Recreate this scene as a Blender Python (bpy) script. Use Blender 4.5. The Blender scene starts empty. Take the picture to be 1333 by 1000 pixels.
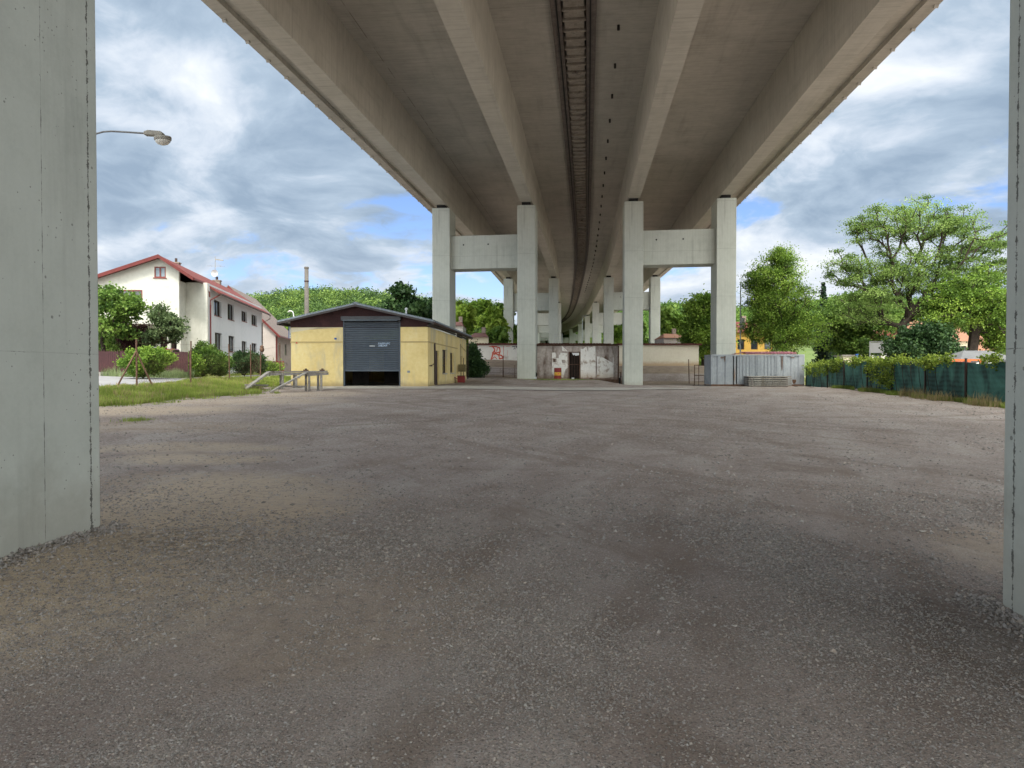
import bpy, math, random
import numpy as np
from mathutils import Vector
S = bpy.context.scene
COL = S.collection
PI = math.pi
rng = np.random.default_rng(7)
random.seed(7)

# ------------------------------------------------------------------ camera
EYE, F, PITCH = 1.6, 925.0, math.radians(1.0)
cd = bpy.data.cameras.new('Camera'); cam = bpy.data.objects.new('Camera', cd); COL.objects.link(cam)
cam.location = (0, 0, EYE); cam.rotation_euler = (PI/2-PITCH, 0, 0)
cd.sensor_width = 36; cd.lens = 36*F/1333; cd.clip_end = 6000; cd.clip_start = 0.05
S.camera = cam
S.view_settings.view_transform = 'Standard'; S.view_settings.look = 'None'
S.view_settings.exposure = 0.98; S.view_settings.gamma = 1

# ------------------------------------------------------------------ node helpers
class NT:
    def __init__(s, tree):
        s.t = tree; s.n = tree.nodes; s.l = tree.links
    def node(s, typ, ins=None, **kw):
        n = s.n.new(typ)
        for k, v in kw.items(): setattr(n, k, v)
        if ins:
            for k, v in ins.items():
                sock = n.inputs[k]
                if isinstance(v, bpy.types.NodeSocket): s.l.new(v, sock)
                else:
                    if hasattr(sock.default_value, '__len__') and not hasattr(v, '__len__'): v = (v,)*len(sock.default_value)
                    if hasattr(sock.default_value, '__len__') and len(sock.default_value) == 4 and len(v) == 3: v = (*v, 1)
                    sock.default_value = v
        return n
    def noise(s, vec, scale, detail=4, rough=0.55, dist=0.0, out='Fac'):
        return s.node('ShaderNodeTexNoise', {'Vector': vec, 'Scale': scale, 'Detail': detail, 'Roughness': rough, 'Distortion': dist}).outputs[out]
    def voro(s, vec, scale, feature='F1', out='Distance'):
        n = s.node('ShaderNodeTexVoronoi', {'Vector': vec, 'Scale': scale}, feature=feature)
        return n.outputs[out]
    def math(s, op, a, b=0.0, c=0.0, clamp=False):
        n = s.node('ShaderNodeMath', operation=op, use_clamp=clamp)
        for i, v in enumerate((a, b, c)):
            if isinstance(v, bpy.types.NodeSocket): s.l.new(v, n.inputs[i])
            else: n.inputs[i].default_value = v
        return n.outputs[0]
    def vmath(s, op, a, b=(0, 0, 0)):
        n = s.node('ShaderNodeVectorMath', operation=op)
        for i, v in enumerate((a, b)):
            if isinstance(v, bpy.types.NodeSocket): s.l.new(v, n.inputs[i])
            else: n.inputs[i].default_value = v
        return n.outputs[0]
    def mix(s, f, a, b, blend='MIX'):
        n = s.node('ShaderNodeMix', data_type='RGBA', blend_type=blend)
        for i, v in ((0, f), (6, a), (7, b)):
            if isinstance(v, bpy.types.NodeSocket): s.l.new(v, n.inputs[i])
            elif i == 0: n.inputs[0].default_value = v
            else: n.inputs[i].default_value = (*v[:3], 1)
        return n.outputs[2]
    def step(s, v, lo, hi, smooth=True):
        n = s.node('ShaderNodeMapRange', {'Value': v, 'From Min': lo, 'From Max': hi}, interpolation_type='SMOOTHSTEP' if smooth else 'LINEAR')
        return n.outputs[0]
    def ramp(s, v, stops):
        n = s.node('ShaderNodeValToRGB', {'Fac': v}); e = n.color_ramp.elements
        while len(e) < len(stops): e.new(0.5)
        for i, (p, c) in enumerate(stops):
            e[i].position = p; e[i].color = (*c[:3], 1)
        return n.outputs[0]
    def sep(s, v):
        return s.node('ShaderNodeSeparateXYZ', {0: v}).outputs
    def comb(s, x, y, z):
        return s.node('ShaderNodeCombineXYZ', {0: x, 1: y, 2: z}).outputs[0]

# ------------------------------------------------------------------ world: nishita sky with procedural clouds
SUN_EL, SUN_AZ = math.radians(54), math.radians(181)     # azimuth clockwise from +Y: straight behind the camera
w = bpy.data.worlds.new('World'); S.world = w; w.use_nodes = True
w.node_tree.nodes.clear(); n = NT(w.node_tree)
sky = n.node('ShaderNodeTexSky', sky_type='NISHITA', sun_disc=False)
sky.sun_elevation = SUN_EL; sky.sun_rotation = SUN_AZ; sky.air_density = 1.0; sky.dust_density = 0.6; sky.ozone_density = 1.6
gen = n.node('ShaderNodeTexCoord').outputs['Generated']
x_, y_, z_ = n.sep(gen)
zz = n.math('MAXIMUM', z_, 0.0)
den = n.math('ADD', zz, 0.30)
px_ = n.math('DIVIDE', x_, den); py_ = n.math('DIVIDE', y_, den)
pv = n.comb(px_, py_, 0.35)
warp = n.noise(pv, 1.6, 4, 0.5, out='Color')
wv = n.vmath('ADD', pv, n.vmath('SCALE', n.vmath('SUBTRACT', warp, (0.5, 0.5, 0.5))))
for nd in w.node_tree.nodes:
    if nd.bl_idname == 'ShaderNodeVectorMath' and nd.operation == 'SCALE': nd.inputs['Scale'].default_value = 0.40
n1 = n.noise(wv, 1.55, 10, 0.56)
n2 = n.noise(n.vmath('ADD', wv, (3.1, 7.7, 1.0)), 3.6, 8, 0.6)
cov = n.math('ADD', n1, n.math('MULTIPLY', n.math('SUBTRACT', n2, 0.5), 0.35))
lowgap = n.math('MULTIPLY', n.step(n.math('ABSOLUTE', n.math('SUBTRACT', z_, 0.17)), 0.13, 0.02), 0.085)
COVER = n.step(n.math('SUBTRACT', cov, lowgap), 0.365, 0.45)
shade = n.noise(n.vmath('ADD', wv, (11.3, 2.2, 5.0)), 2.5, 11, 0.58, 0.15)
# small cumulus puffs near the horizon
cloud = n.ramp(shade, [(0.36, (2.35, 3.1, 4.05)), (0.46, (3.3, 4.1, 5.05)), (0.54, (4.9, 5.5, 6.3)), (0.66, (6.9, 7.2, 7.45))])
blue = n.mix(1.0, sky.outputs[0], (1.15, 1.25, 1.55), 'MULTIPLY')
hz = n.step(z_, 0.0, 0.22)
cl2 = n.mix(n.math('MULTIPLY', n.math('SUBTRACT', 1.0, hz), 0.45), cloud, (4.8, 5.2, 5.9))
sdir = (math.sin(SUN_AZ)*math.cos(SUN_EL), math.cos(SUN_AZ)*math.cos(SUN_EL), math.sin(SUN_EL))
dn_ = n.node('ShaderNodeVectorMath', {0: gen, 1: sdir}, operation='DOT_PRODUCT').outputs['Value']   # thin cloud glows round the veiled sun
glow = n.math('MULTIPLY_ADD', n.math('POWER', n.math('MAXIMUM', dn_, 0.0), 2.0), 8.5, 1.0)
cl3 = n.vmath('MULTIPLY', cl2, n.comb(glow, n.math('MULTIPLY', n.math('POWER', glow, 0.93), 1.0), n.math('POWER', glow, 0.80)))
skyc = n.mix(COVER, n.mix(1.0, blue, (0.8, 0.8, 0.8), 'MULTIPLY'), cl3)
bg = n.node('ShaderNodeBackground', {'Color': skyc, 'Strength': 0.075})
out = n.node('ShaderNodeOutputWorld', {'Surface': bg.outputs[0]})

# ------------------------------------------------------------------ sun
sd = bpy.data.lights.new('Sun', 'SUN'); sun = bpy.data.objects.new('Sun', sd); COL.objects.link(sun)
sd.energy = 1.5; sd.angle = math.radians(9); sd.color = (1, 0.95, 0.88)
dirv = Vector((math.sin(SUN_AZ)*math.cos(SUN_EL), math.cos(SUN_AZ)*math.cos(SUN_EL), math.sin(SUN_EL)))
sun.rotation_euler = dirv.to_track_quat('Z', 'Y').to_euler(); sun.location = (0, -20, 60)

# ------------------------------------------------------------------ projection helpers (where a thing stands in metres)
def ray(px, py):
    a = (px-666.5)/F; b = (500-py)/F
    d = (a, math.cos(PITCH)+b*math.sin(PITCH), -math.sin(PITCH)+b*math.cos(PITCH))
    return d[0]/d[1], d[2]/d[1]
def W(px, py, D):
    r = ray(px, py); return (r[0]*D, D, EYE+r[1]*D)
def XX(px, D): return (px-666.5)/F*D
def ZZ(py, D): return W(666, py, D)[2]
class Frame:
    """local frame (u right, v away) at a world point, turned by th"""
    def __init__(s, px, D, z, th):
        s.o = (XX(px, D), D, z); s.th = th; s.c, s.s = math.cos(th), math.sin(th)
    def world(s, u, v): return (s.o[0]+u*s.c-v*s.s, s.o[1]+u*s.s+v*s.c)
    def v_at(s, px, u):
        r = (px-666.5)/F
        return (r*(s.o[1]+u*s.s)-s.o[0]-u*s.c)/(-s.s-r*s.c)
    def u_at(s, px, v):
        r = (px-666.5)/F
        return (r*(s.o[1]+v*s.c)-s.o[0]+v*s.s)/(s.c-r*s.s)
    def z_at(s, py, u, v): return ZZ(py, s.world(u, v)[1])-s.o[2]

# ------------------------------------------------------------------ numpy noise + terrain height
def _hash(ix, iy, seed):
    h = (ix*374761393+iy*668265263+seed*1442695041) & 0xFFFFFFFF
    h = ((h ^ (h >> 13))*1274126177) & 0xFFFFFFFF
    return ((h ^ (h >> 16)) & 0xFFFF)/65535.0
def vnoise(x, y, seed=0):
    x = np.asarray(x, float); y = np.asarray(y, float)
    ix = np.floor(x).astype(np.int64); iy = np.floor(y).astype(np.int64)
    fx = x-ix; fy = y-iy; fx = fx*fx*(3-2*fx); fy = fy*fy*(3-2*fy)
    a = _hash(ix, iy, seed); b = _hash(ix+1, iy, seed); c = _hash(ix, iy+1, seed); d = _hash(ix+1, iy+1, seed)
    return (a*(1-fx)+b*fx)*(1-fy)+(c*(1-fx)+d*fx)*fy
def fbm(x, y, seed=0, o=4):
    t = 0; a = 0.5
    for i in range(o):
        t = t+a*vnoise(np.asarray(x)*2**i, np.asarray(y)*2**i, seed+i*17); a /= 2
    return t
def sm(t, a, b):
    t = np.clip((np.asarray(t, float)-a)/(b-a), 0, 1); return t*t*(3-2*t)
def xline(y): return np.interp(y, [10, 26, 35, 40, 60], [-16, -14.8, -12.8, -13.9, -14.4])
def gz(x, y, micro=False):
    x = np.asarray(x, float); y = np.asarray(y, float)
    z = 0.0135*np.clip(y, -20, 46)
    z = z+0.05*np.exp(-(((x+4.6)/1.5)**2+((y-5.6)/2.2)**2))
    z = z-0.24*np.exp(-(((x-4.1)/1.2)**2+((y-4.4)/1.7)**2))
    t = xline(y)-x
    z = z+0.36*sm(t, 0, 4)+0.45*sm(t, 6, 22)
    z = z+0.13*sm(y, 37.5, 41)*(1-sm(x, -3, 3))-0.18*sm(y, 42, 52)*sm(x, 5, 12)
    z = z+0.32*sm(y, 57.5, 61)*sm(x, -6.5, -4.5)*(1-sm(x, 7, 10))
    z = z+1.75*sm(y, 64, 73.5)*sm(x, -6, -4.4)*(1-sm(x, 20.6, 25))
    if micro:
        k = (1-sm(y, 30, 38))*(1-sm(np.abs(x), 12, 15))
        z = z+k*((fbm(x*0.5, y*0.5, 3)-0.47)*0.07+(fbm(x*4, y*4, 5)-0.47)*0.022+(fbm(x*18, y*18, 9, 2)-0.37)*0.008*(1-sm(y, 9, 14)))
    return z
def g1(x, y): return float(gz(x, y))

# ------------------------------------------------------------------ object helpers
def link(name, me, mat, parent=None):
    o = bpy.data.objects.new(name, me); COL.objects.link(o)
    if mat: me.materials.append(mat)
    if parent: o.parent = parent
    return o
def tag(o, label=None, cat=None, group=None, kind=None):
    if label: o['label'] = label
    if cat: o['category'] = cat
    if group: o['group'] = group
    if kind: o['kind'] = kind
    return o
def thing(name, label, cat, loc=(0, 0, 0), rz=0.0, group=None):
    o = bpy.data.objects.new(name, None); COL.objects.link(o); o.empty_display_size = 0.3
    o.location = loc; o.rotation_euler = (0, 0, rz)
    return tag(o, label, cat, group)
def copy_tree(o, parent=None):
    c = o.copy(); COL.objects.link(c); c.parent = parent
    for ch in list(o.children): copy_tree(ch, c)
    return c
def np_mesh(name, V, Fq, attrs=None, smooth=False, uv=None):
    """V (n,3) floats, Fq (m,k) ints"""
    V = np.asarray(V, np.float32); Fq = np.asarray(Fq, np.int32); m, k = Fq.shape
    me = bpy.data.meshes.new(name)
    me.vertices.add(len(V)); me.vertices.foreach_set('co', V.ravel())
    me.loops.add(m*k); me.loops.foreach_set('vertex_index', Fq.ravel())
    me.polygons.add(m); me.polygons.foreach_set('loop_start', np.arange(m, dtype=np.int32)*k)
    if uv is not None:
        l = me.uv_layers.new(name='UVMap'); l.data.foreach_set('uv', np.asarray(uv, np.float32)[Fq.ravel()].ravel())
    if attrs:
        for an, (dom, vals) in attrs.items():
            a = me.attributes.new(an, 'FLOAT', dom); a.data.foreach_set('value', np.asarray(vals, np.float32))
    me.update(calc_edges=True)
    me.polygons.foreach_set('use_smooth', np.full(m, bool(smooth)))
    me.validate()
    return me
class MB:
    def __init__(s): s.v = []; s.f = []
    def add(s, vs, fs):
        b = len(s.v); s.v += [tuple(map(float, p)) for p in vs]; s.f += [tuple(b+i for i in f) for f in fs]; return s
    def box(s, x0, x1, y0, y1, z0, z1):
        return s.add([(x0, y0, z0), (x1, y0, z0), (x1, y1, z0), (x0, y1, z0), (x0, y0, z1), (x1, y0, z1), (x1, y1, z1), (x0, y1, z1)],
                     [(0, 3, 2, 1), (4, 5, 6, 7), (0, 1, 5, 4), (1, 2, 6, 5), (2, 3, 7, 6), (3, 0, 4, 7)])
    def prism(s, poly, y0, y1, axis='y'):
        """extrude a polygon given in (x,z) along y (axis 'y'), in (y,z) along x, or (x,y) along z"""
        m = len(poly)
        def P(p, t): return (p[0], t, p[1]) if axis == 'y' else ((t, p[0], p[1]) if axis == 'x' else (p[0], p[1], t))
        vs = [P(p, y0) for p in poly]+[P(p, y1) for p in poly]
        fs = [tuple(range(m)), tuple(range(2*m-1, m-1, -1))]+[(i, i+m, (i+1) % m+m, (i+1) % m) for i in range(m)]
        return s.add(vs, fs)
    def bar(s, a, b, w, h=None, up=(0, 0, 1)):
        h = h or w; a = Vector(a); b = Vector(b); d = (b-a).normalized(); u = Vector(up)
        if abs(d.dot(u)) > 0.95: u = Vector((1, 0, 0))
        r = d.cross(u).normalized()*(w/2); t = r.cross(d).normalized()*(h/2)
        vs = [p+q for p in (a, b) for q in (-r-t, r-t, r+t, -r+t)]
        return s.add(vs, [(0, 1, 2, 3), (7, 6, 5, 4), (0, 4, 5, 1), (1, 5, 6, 2), (2, 6, 7, 3), (3, 7, 4, 0)])
    def tube(s, pts, r, n=8, cap=True):
        pts = [Vector(p) for p in pts]; R = r if isinstance(r, (list, tuple)) else [r]*len(pts); b = len(s.v); fs = []; vs = []
        for i, p in enumerate(pts):
            d = (pts[min(i+1, len(pts)-1)]-pts[max(i-1, 0)]).normalized()
            u = Vector((0, 0, 1)) if abs(d.z) < 0.9 else Vector((1, 0, 0))
            x = d.cross(u).normalized(); y = x.cross(d)
            vs += [p+(x*math.cos(2*PI*k/n)+y*math.sin(2*PI*k/n))*R[i] for k in range(n)]
        for i in range(len(pts)-1):
            fs += [(i*n+k, i*n+(k+1) % n, (i+1)*n+(k+1) % n, (i+1)*n+k) for k in range(n)]
        if cap: fs += [tuple(range(n))[::-1], tuple((len(pts)-1)*n+k for k in range(n))]
        return s.add(vs, fs)
    def lathe(s, prof, c=(0, 0, 0), n=16):
        vs = [(c[0]+r*math.cos(2*PI*k/n), c[1]+r*math.sin(2*PI*k/n), c[2]+z) for r, z in prof for k in range(n)]
        fs = [(i*n+k, i*n+(k+1) % n, (i+1)*n+(k+1) % n, (i+1)*n+k) for i in range(len(prof)-1) for k in range(n)]
        fs += [tuple(range(n))[::-1], tuple((len(prof)-1)*n+k for k in range(n))]
        return s.add(vs, fs)
    def ribbon(s, pts, w, y, t=0.006):
        """strokes in the x-z plane at depth y, facing -y"""
        for (a, b) in zip(pts[:-1], pts[1:]):
            dx, dz = b[0]-a[0], b[1]-a[1]; L = math.hypot(dx, dz) or 1e-6; nx, nz = -dz/L*w/2, dx/L*w/2; ex, ez = dx/L*w*0.3, dz/L*w*0.3
            s.prism([(a[0]+nx-ex, a[1]+nz-ez), (a[0]-nx-ex, a[1]-nz-ez), (b[0]-nx+ex, b[1]-nz+ez), (b[0]+nx+ex, b[1]+nz+ez)], y, y-t-random.random()*0.002)
        return s
    def wall(s, x0, x1, z0, z1, y0, y1, holes=()):
        """wall in the x-z plane between depths y0,y1 with rectangular holes (x0,x1,z0,z1)"""
        xs = sorted({x0, x1, *[h[0] for h in holes], *[h[1] for h in holes]}); zs = sorted({z0, z1, *[h[2] for h in holes], *[h[3] for h in holes]})
        def solid(i, k):
            if i < 0 or k < 0 or i >= len(xs)-1 or k >= len(zs)-1: return False
            cx, cz = (xs[i]+xs[i+1])/2, (zs[k]+zs[k+1])/2
            return not any(h[0] < cx < h[1] and h[2] < cz < h[3] for h in holes)
        for i in range(len(xs)-1):
            for k in range(len(zs)-1):
                if not solid(i, k): continue
                a, b, c, d = xs[i], xs[i+1], zs[k], zs[k+1]
                s.add([(a, y0, c), (b, y0, c), (b, y0, d), (a, y0, d)], [(0, 1, 2, 3)])
                s.add([(a, y1, c), (b, y1, c), (b, y1, d), (a, y1, d)], [(3, 2, 1, 0)])
                if not solid(i-1, k): s.add([(a, y0, c), (a, y1, c), (a, y1, d), (a, y0, d)], [(3, 2, 1, 0)])
                if not solid(i+1, k): s.add([(b, y0, c), (b, y1, c), (b, y1, d), (b, y0, d)], [(0, 1, 2, 3)])
                if not solid(i, k-1): s.add([(a, y0, c), (b, y0, c), (b, y1, c), (a, y1, c)], [(3, 2, 1, 0)])
                if not solid(i, k+1): s.add([(a, y0, d), (b, y0, d), (b, y1, d), (a, y1, d)], [(0, 1, 2, 3)])
        return s
    def turn(s, ox, oy, th):
        """move everything: rotate about z by th then shift"""
        c, q = math.cos(th), math.sin(th)
        s.v = [(ox+x*c-y*q, oy+x*q+y*c, z) for x, y, z in s.v]; return s
    def build(s, name, mat, parent=None, bevel=0, smooth=False, seg=2):
        me = bpy.data.meshes.new(name); me.from_pydata(s.v, [], s.f); me.update()
        o = link(name, me, mat, parent)
        if smooth:
            for p in me.polygons: p.use_smooth = True
        if bevel:
            m = o.modifiers.new('bevel', 'BEVEL'); m.width = bevel; m.segments = seg; m.limit_method = 'ANGLE'; m.harden_normals = False
        return o

# ------------------------------------------------------------------ materials
MATS = {}
def new_mat(name):
    m = bpy.data.materials.new(name); m.use_nodes = True; m.node_tree.nodes.clear()
    n = NT(m.node_tree); MATS[name] = m
    return m, n
def finish(n, col, rough=0.85, bump=None, bstr=0.3, bdist=0.02, metal=0.0, spec=0.4, trans=0.0):
    ins = {'Base Color': col, 'Roughness': rough, 'Metallic': metal, 'Specular IOR Level': spec}
    if bump is not None:
        b = n.node('ShaderNodeBump', {'Height': bump, 'Strength': bstr, 'Distance': bdist}); ins['Normal'] = b.outputs[0]
    p = n.node('ShaderNodeBsdfPrincipled', ins); sh = p.outputs[0]
    if trans > 0:
        t = n.node('ShaderNodeBsdfTranslucent', {'Color': col})
        sh = n.node('ShaderNodeMixShader', {0: trans, 1: sh, 2: t.outputs[0]}).outputs[0]
    n.node('ShaderNodeOutputMaterial', {'Surface': sh})
def surf(name, a, b, c=None, s1=1.5, s2=14, rough=0.85, bump=0.25, bs=40, bdist=0.01, metal=0.0, grime=None, gs=0.6, gl=(0.52, 0.72), spec=0.35, streak=0.0, bands=None):
    m, n = new_mat(name)
    P = n.node('ShaderNodeTexCoord').outputs['Object']
    f = n.math('ADD', n.math('MULTIPLY', n.noise(P, s1, 5, 0.6), 0.6), n.math('MULTIPLY', n.noise(P, s2, 4, 0.6), 0.4))
    col = n.ramp(f, [(0.35, a), (0.52, b), (0.66, c or b)])
    if grime is not None:
        Pg = n.vmath('MULTIPLY', P, (1, 1, 0.25 if streak else 1.0))
        g = n.step(n.noise(Pg, gs, 6, 0.65, 0.4), *gl)
        col = n.mix(g, col, grime)
    if bands:
        z0, z1, c2, amt = bands
        z = n.sep(P)[2]; zz = n.math('ADD', z, n.math('MULTIPLY', n.math('SUBTRACT', n.noise(P, 3, 4), 0.5), 0.35))
        col = n.mix(n.math('MULTIPLY', n.math('SUBTRACT', 1.0, n.step(zz, z0, z1)), amt), col, c2)
    finish(n, col, rough, n.noise(P, bs, 4, 0.65) if bump else None, bump, bdist, metal, spec)
    return m

def concrete(name, a, b, c, lines=None, boards=0.0, dark=(0.10, 0.095, 0.085), holes=True, hjoint=0.0, uvm=False, long_lines=()):
    m, n = new_mat(name)
    tc = n.node('ShaderNodeTexCoord'); P = tc.outputs['Object']
    if uvm:
        P = tc.outputs['UV']
    X, Y, Z = n.sep(P)
    big = n.noise(P, 0.35, 5, 0.6); mid = n.noise(P, 2.3, 5, 0.62); fine = n.noise(P, 30, 4, 0.7)
    f = n.math('ADD', n.math('ADD', n.math('MULTIPLY', big, 0.5), n.math('MULTIPLY', mid, 0.32)), n.math('MULTIPLY', fine, 0.18))
    col = n.ramp(f, [(0.36, a), (0.5, b), (0.64, c)])
    hgt = n.math('MULTIPLY', fine, 0.4)
    if uvm:
        # board marks across the deck and long joints
        bm = n.noise(n.vmath('MULTIPLY', P, (0.5, 7.0, 1)), 1.0, 4, 0.6)
        col = n.mix(n.math('MULTIPLY', n.step(bm, 0.45, 0.70), 0.20), col, dark)
        st = n.noise(n.vmath('MULTIPLY', P, (2.0, 0.12, 1)), 1.0, 5, 0.6)
        col = n.mix(n.math('MULTIPLY', n.step(st, 0.50, 0.75), 0.22), col, dark)
        for (u0, wd, k) in long_lines:
            l = n.math('LESS_THAN', n.math('ABSOLUTE', n.math('SUBTRACT', X, u0)), wd)
            l = n.math('MULTIPLY', l, n.step(n.noise(n.comb(u0*3.1, Y, 0.0), 0.5, 3), 0.38, 0.5))
            col = n.mix(n.math('MULTIPLY', l, k), col, dark)
        jj = n.math('LESS_THAN', n.math('ABSOLUTE', n.math('SUBTRACT', n.math('FRACT', n.math('DIVIDE', Y, 5.2)), 0.5)), 0.003)
        col = n.mix(n.math('MULTIPLY', jj, 0.35), col, dark)
    else:
        st = n.noise(n.vmath('MULTIPLY', P, (3.0, 3.0, 0.25)), 1.0, 5, 0.65)
        col = n.mix(n.math('MULTIPLY', n.step(st, 0.5, 0.78), 0.25), col, dark)
    if boards:
        bw = n.math('FRACT', n.math('DIVIDE', n.math('ADD', X, Y), boards))
        l = n.math('LESS_THAN', bw, 0.07)
        col = n.mix(n.math('MULTIPLY', l, n.math('MULTIPLY', mid, 0.35)), col, dark)
        hgt = n.math('SUBTRACT', hgt, n.math('MULTIPLY', l, 0.5))
    if hjoint:
        l = n.math('LESS_THAN', n.math('FRACT', n.math('DIVIDE', Z, hjoint)), 0.006)
        col = n.mix(n.math('MULTIPLY', l, 0.32), col, dark)
    if not uvm:
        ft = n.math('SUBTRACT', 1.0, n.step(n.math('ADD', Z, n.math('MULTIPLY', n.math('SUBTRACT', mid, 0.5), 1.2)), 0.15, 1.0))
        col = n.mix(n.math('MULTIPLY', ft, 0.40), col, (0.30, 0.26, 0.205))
    if lines:
        for (ax, p0, wd, k, rag) in lines:
            q = (X, Y, Z)[ax]
            wob = n.math('MULTIPLY', n.math('SUBTRACT', n.noise(P, 9, 3), 0.5), 0.008)
            dd = n.math('ABSOLUTE', n.math('SUBTRACT', n.math('ADD', q, wob), p0))
            nz = n.noise(n.vmath('MULTIPLY', P, (1, 1, 1)), rag, 6, 0.75)
            wdn = n.math('MULTIPLY', n.step(nz, 0.40, 0.72), wd*2)
            l = n.step(n.math('SUBTRACT', wdn, dd), 0.0, 0.0015)
            col = n.mix(n.math('MULTIPLY', l, k), col, dark)
            hgt = n.math('SUBTRACT', hgt, n.math('MULTIPLY', l, 1.5))
            thin = n.math('LESS_THAN', dd, 0.0016)
            col = n.mix(n.math('MULTIPLY', thin, k*0.5), col, dark)
    if holes:
        v = n.voro(P, 5.0); r = n.noise(P, 5, 2)
        h = n.math('LESS_THAN', v, n.math('MULTIPLY', n.step(r, 0.44, 0.66), 0.085))
        v2 = n.voro(P, 17.0)
        h2 = n.math('LESS_THAN', v2, n.math('MULTIPLY', n.step(mid, 0.42, 0.62), 0.13))
        h = n.math('MAXIMUM', h, h2)
        col = n.mix(n.math('MULTIPLY', h, 0.6), col, dark); hgt = n.math('SUBTRACT', hgt, n.math('MULTIPLY', h, 1.5))
    finish(n, col, 0.9, hgt, 0.35, 0.006, spec=0.25)
    return m

GAIN = 1.3
def foliage(name, dark, mid, light, trans=0.3, rough=0.55):
    m, n = new_mat(name)
    a = n.node('ShaderNodeAttribute', attribute_name='rnd').outputs['Fac']
    c = n.node('ShaderNodeAttribute', attribute_name='clump').outputs['Fac']
    f = n.math('ADD', n.math('MULTIPLY_ADD', a, 0.28, 0.05), n.math('MULTIPLY', c, 0.62))
    dark, mid, light = [tuple(min(0.6, v*GAIN) for v in q) for q in (dark, mid, light)]
    col = n.ramp(f, [(0.12, dark), (0.5, mid), (0.88, light)])
    finish(n, col, rough, trans=trans, spec=0.3)
    return m

# column paint: pale grey green; deck: brown grey bare concrete
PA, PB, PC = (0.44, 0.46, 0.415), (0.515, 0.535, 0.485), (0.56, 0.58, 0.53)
M_col = concrete('column_concrete', PA, PB, PC, boards=0.22, hjoint=3.9)
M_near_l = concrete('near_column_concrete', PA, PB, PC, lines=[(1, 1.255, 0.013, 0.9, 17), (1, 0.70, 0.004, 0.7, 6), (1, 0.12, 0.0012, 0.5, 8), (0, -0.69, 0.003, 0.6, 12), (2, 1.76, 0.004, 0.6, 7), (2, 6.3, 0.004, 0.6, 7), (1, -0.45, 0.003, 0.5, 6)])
M_near_r = M_near_l
DA, DB, DC = (0.385, 0.362, 0.318), (0.46, 0.434, 0.385), (0.53, 0.50, 0.445)
jl = [(-6.82, 0.02, 0.6), (-6.15, 0.02, 0.6), (6.82, 0.02, 0.5), (6.15, 0.02, 0.6), (-2.4, 0.012, 0.25), (2.2, 0.012, 0.25)]
M_deck = concrete('deck_concrete', DA, DB, DC, uvm=True, holes=False, long_lines=jl, dark=(0.13, 0.105, 0.09))
M_gird = concrete('girder_concrete', (0.43, 0.41, 0.36), (0.50, 0.475, 0.42), (0.56, 0.535, 0.475), uvm=True, holes=False, dark=(0.14, 0.125, 0.10))
M_stain = surf('stained_concrete', (0.10, 0.082, 0.075), (0.15, 0.125, 0.11), (0.21, 0.17, 0.15), s1=2, s2=9)
M_plank = surf('gap_plank', (0.26, 0.225, 0.19), (0.34, 0.30, 0.255), (0.40, 0.36, 0.31), s1=2, s2=9, grime=(0.11, 0.09, 0.08), gs=1.5)
M_black = surf('black_rubber', (0.012, 0.012, 0.012), (0.02, 0.02, 0.02), bump=0)
M_dark = surf('dark_void', (0.006, 0.006, 0.007), (0.012, 0.012, 0.013), bump=0, rough=1)

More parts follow.
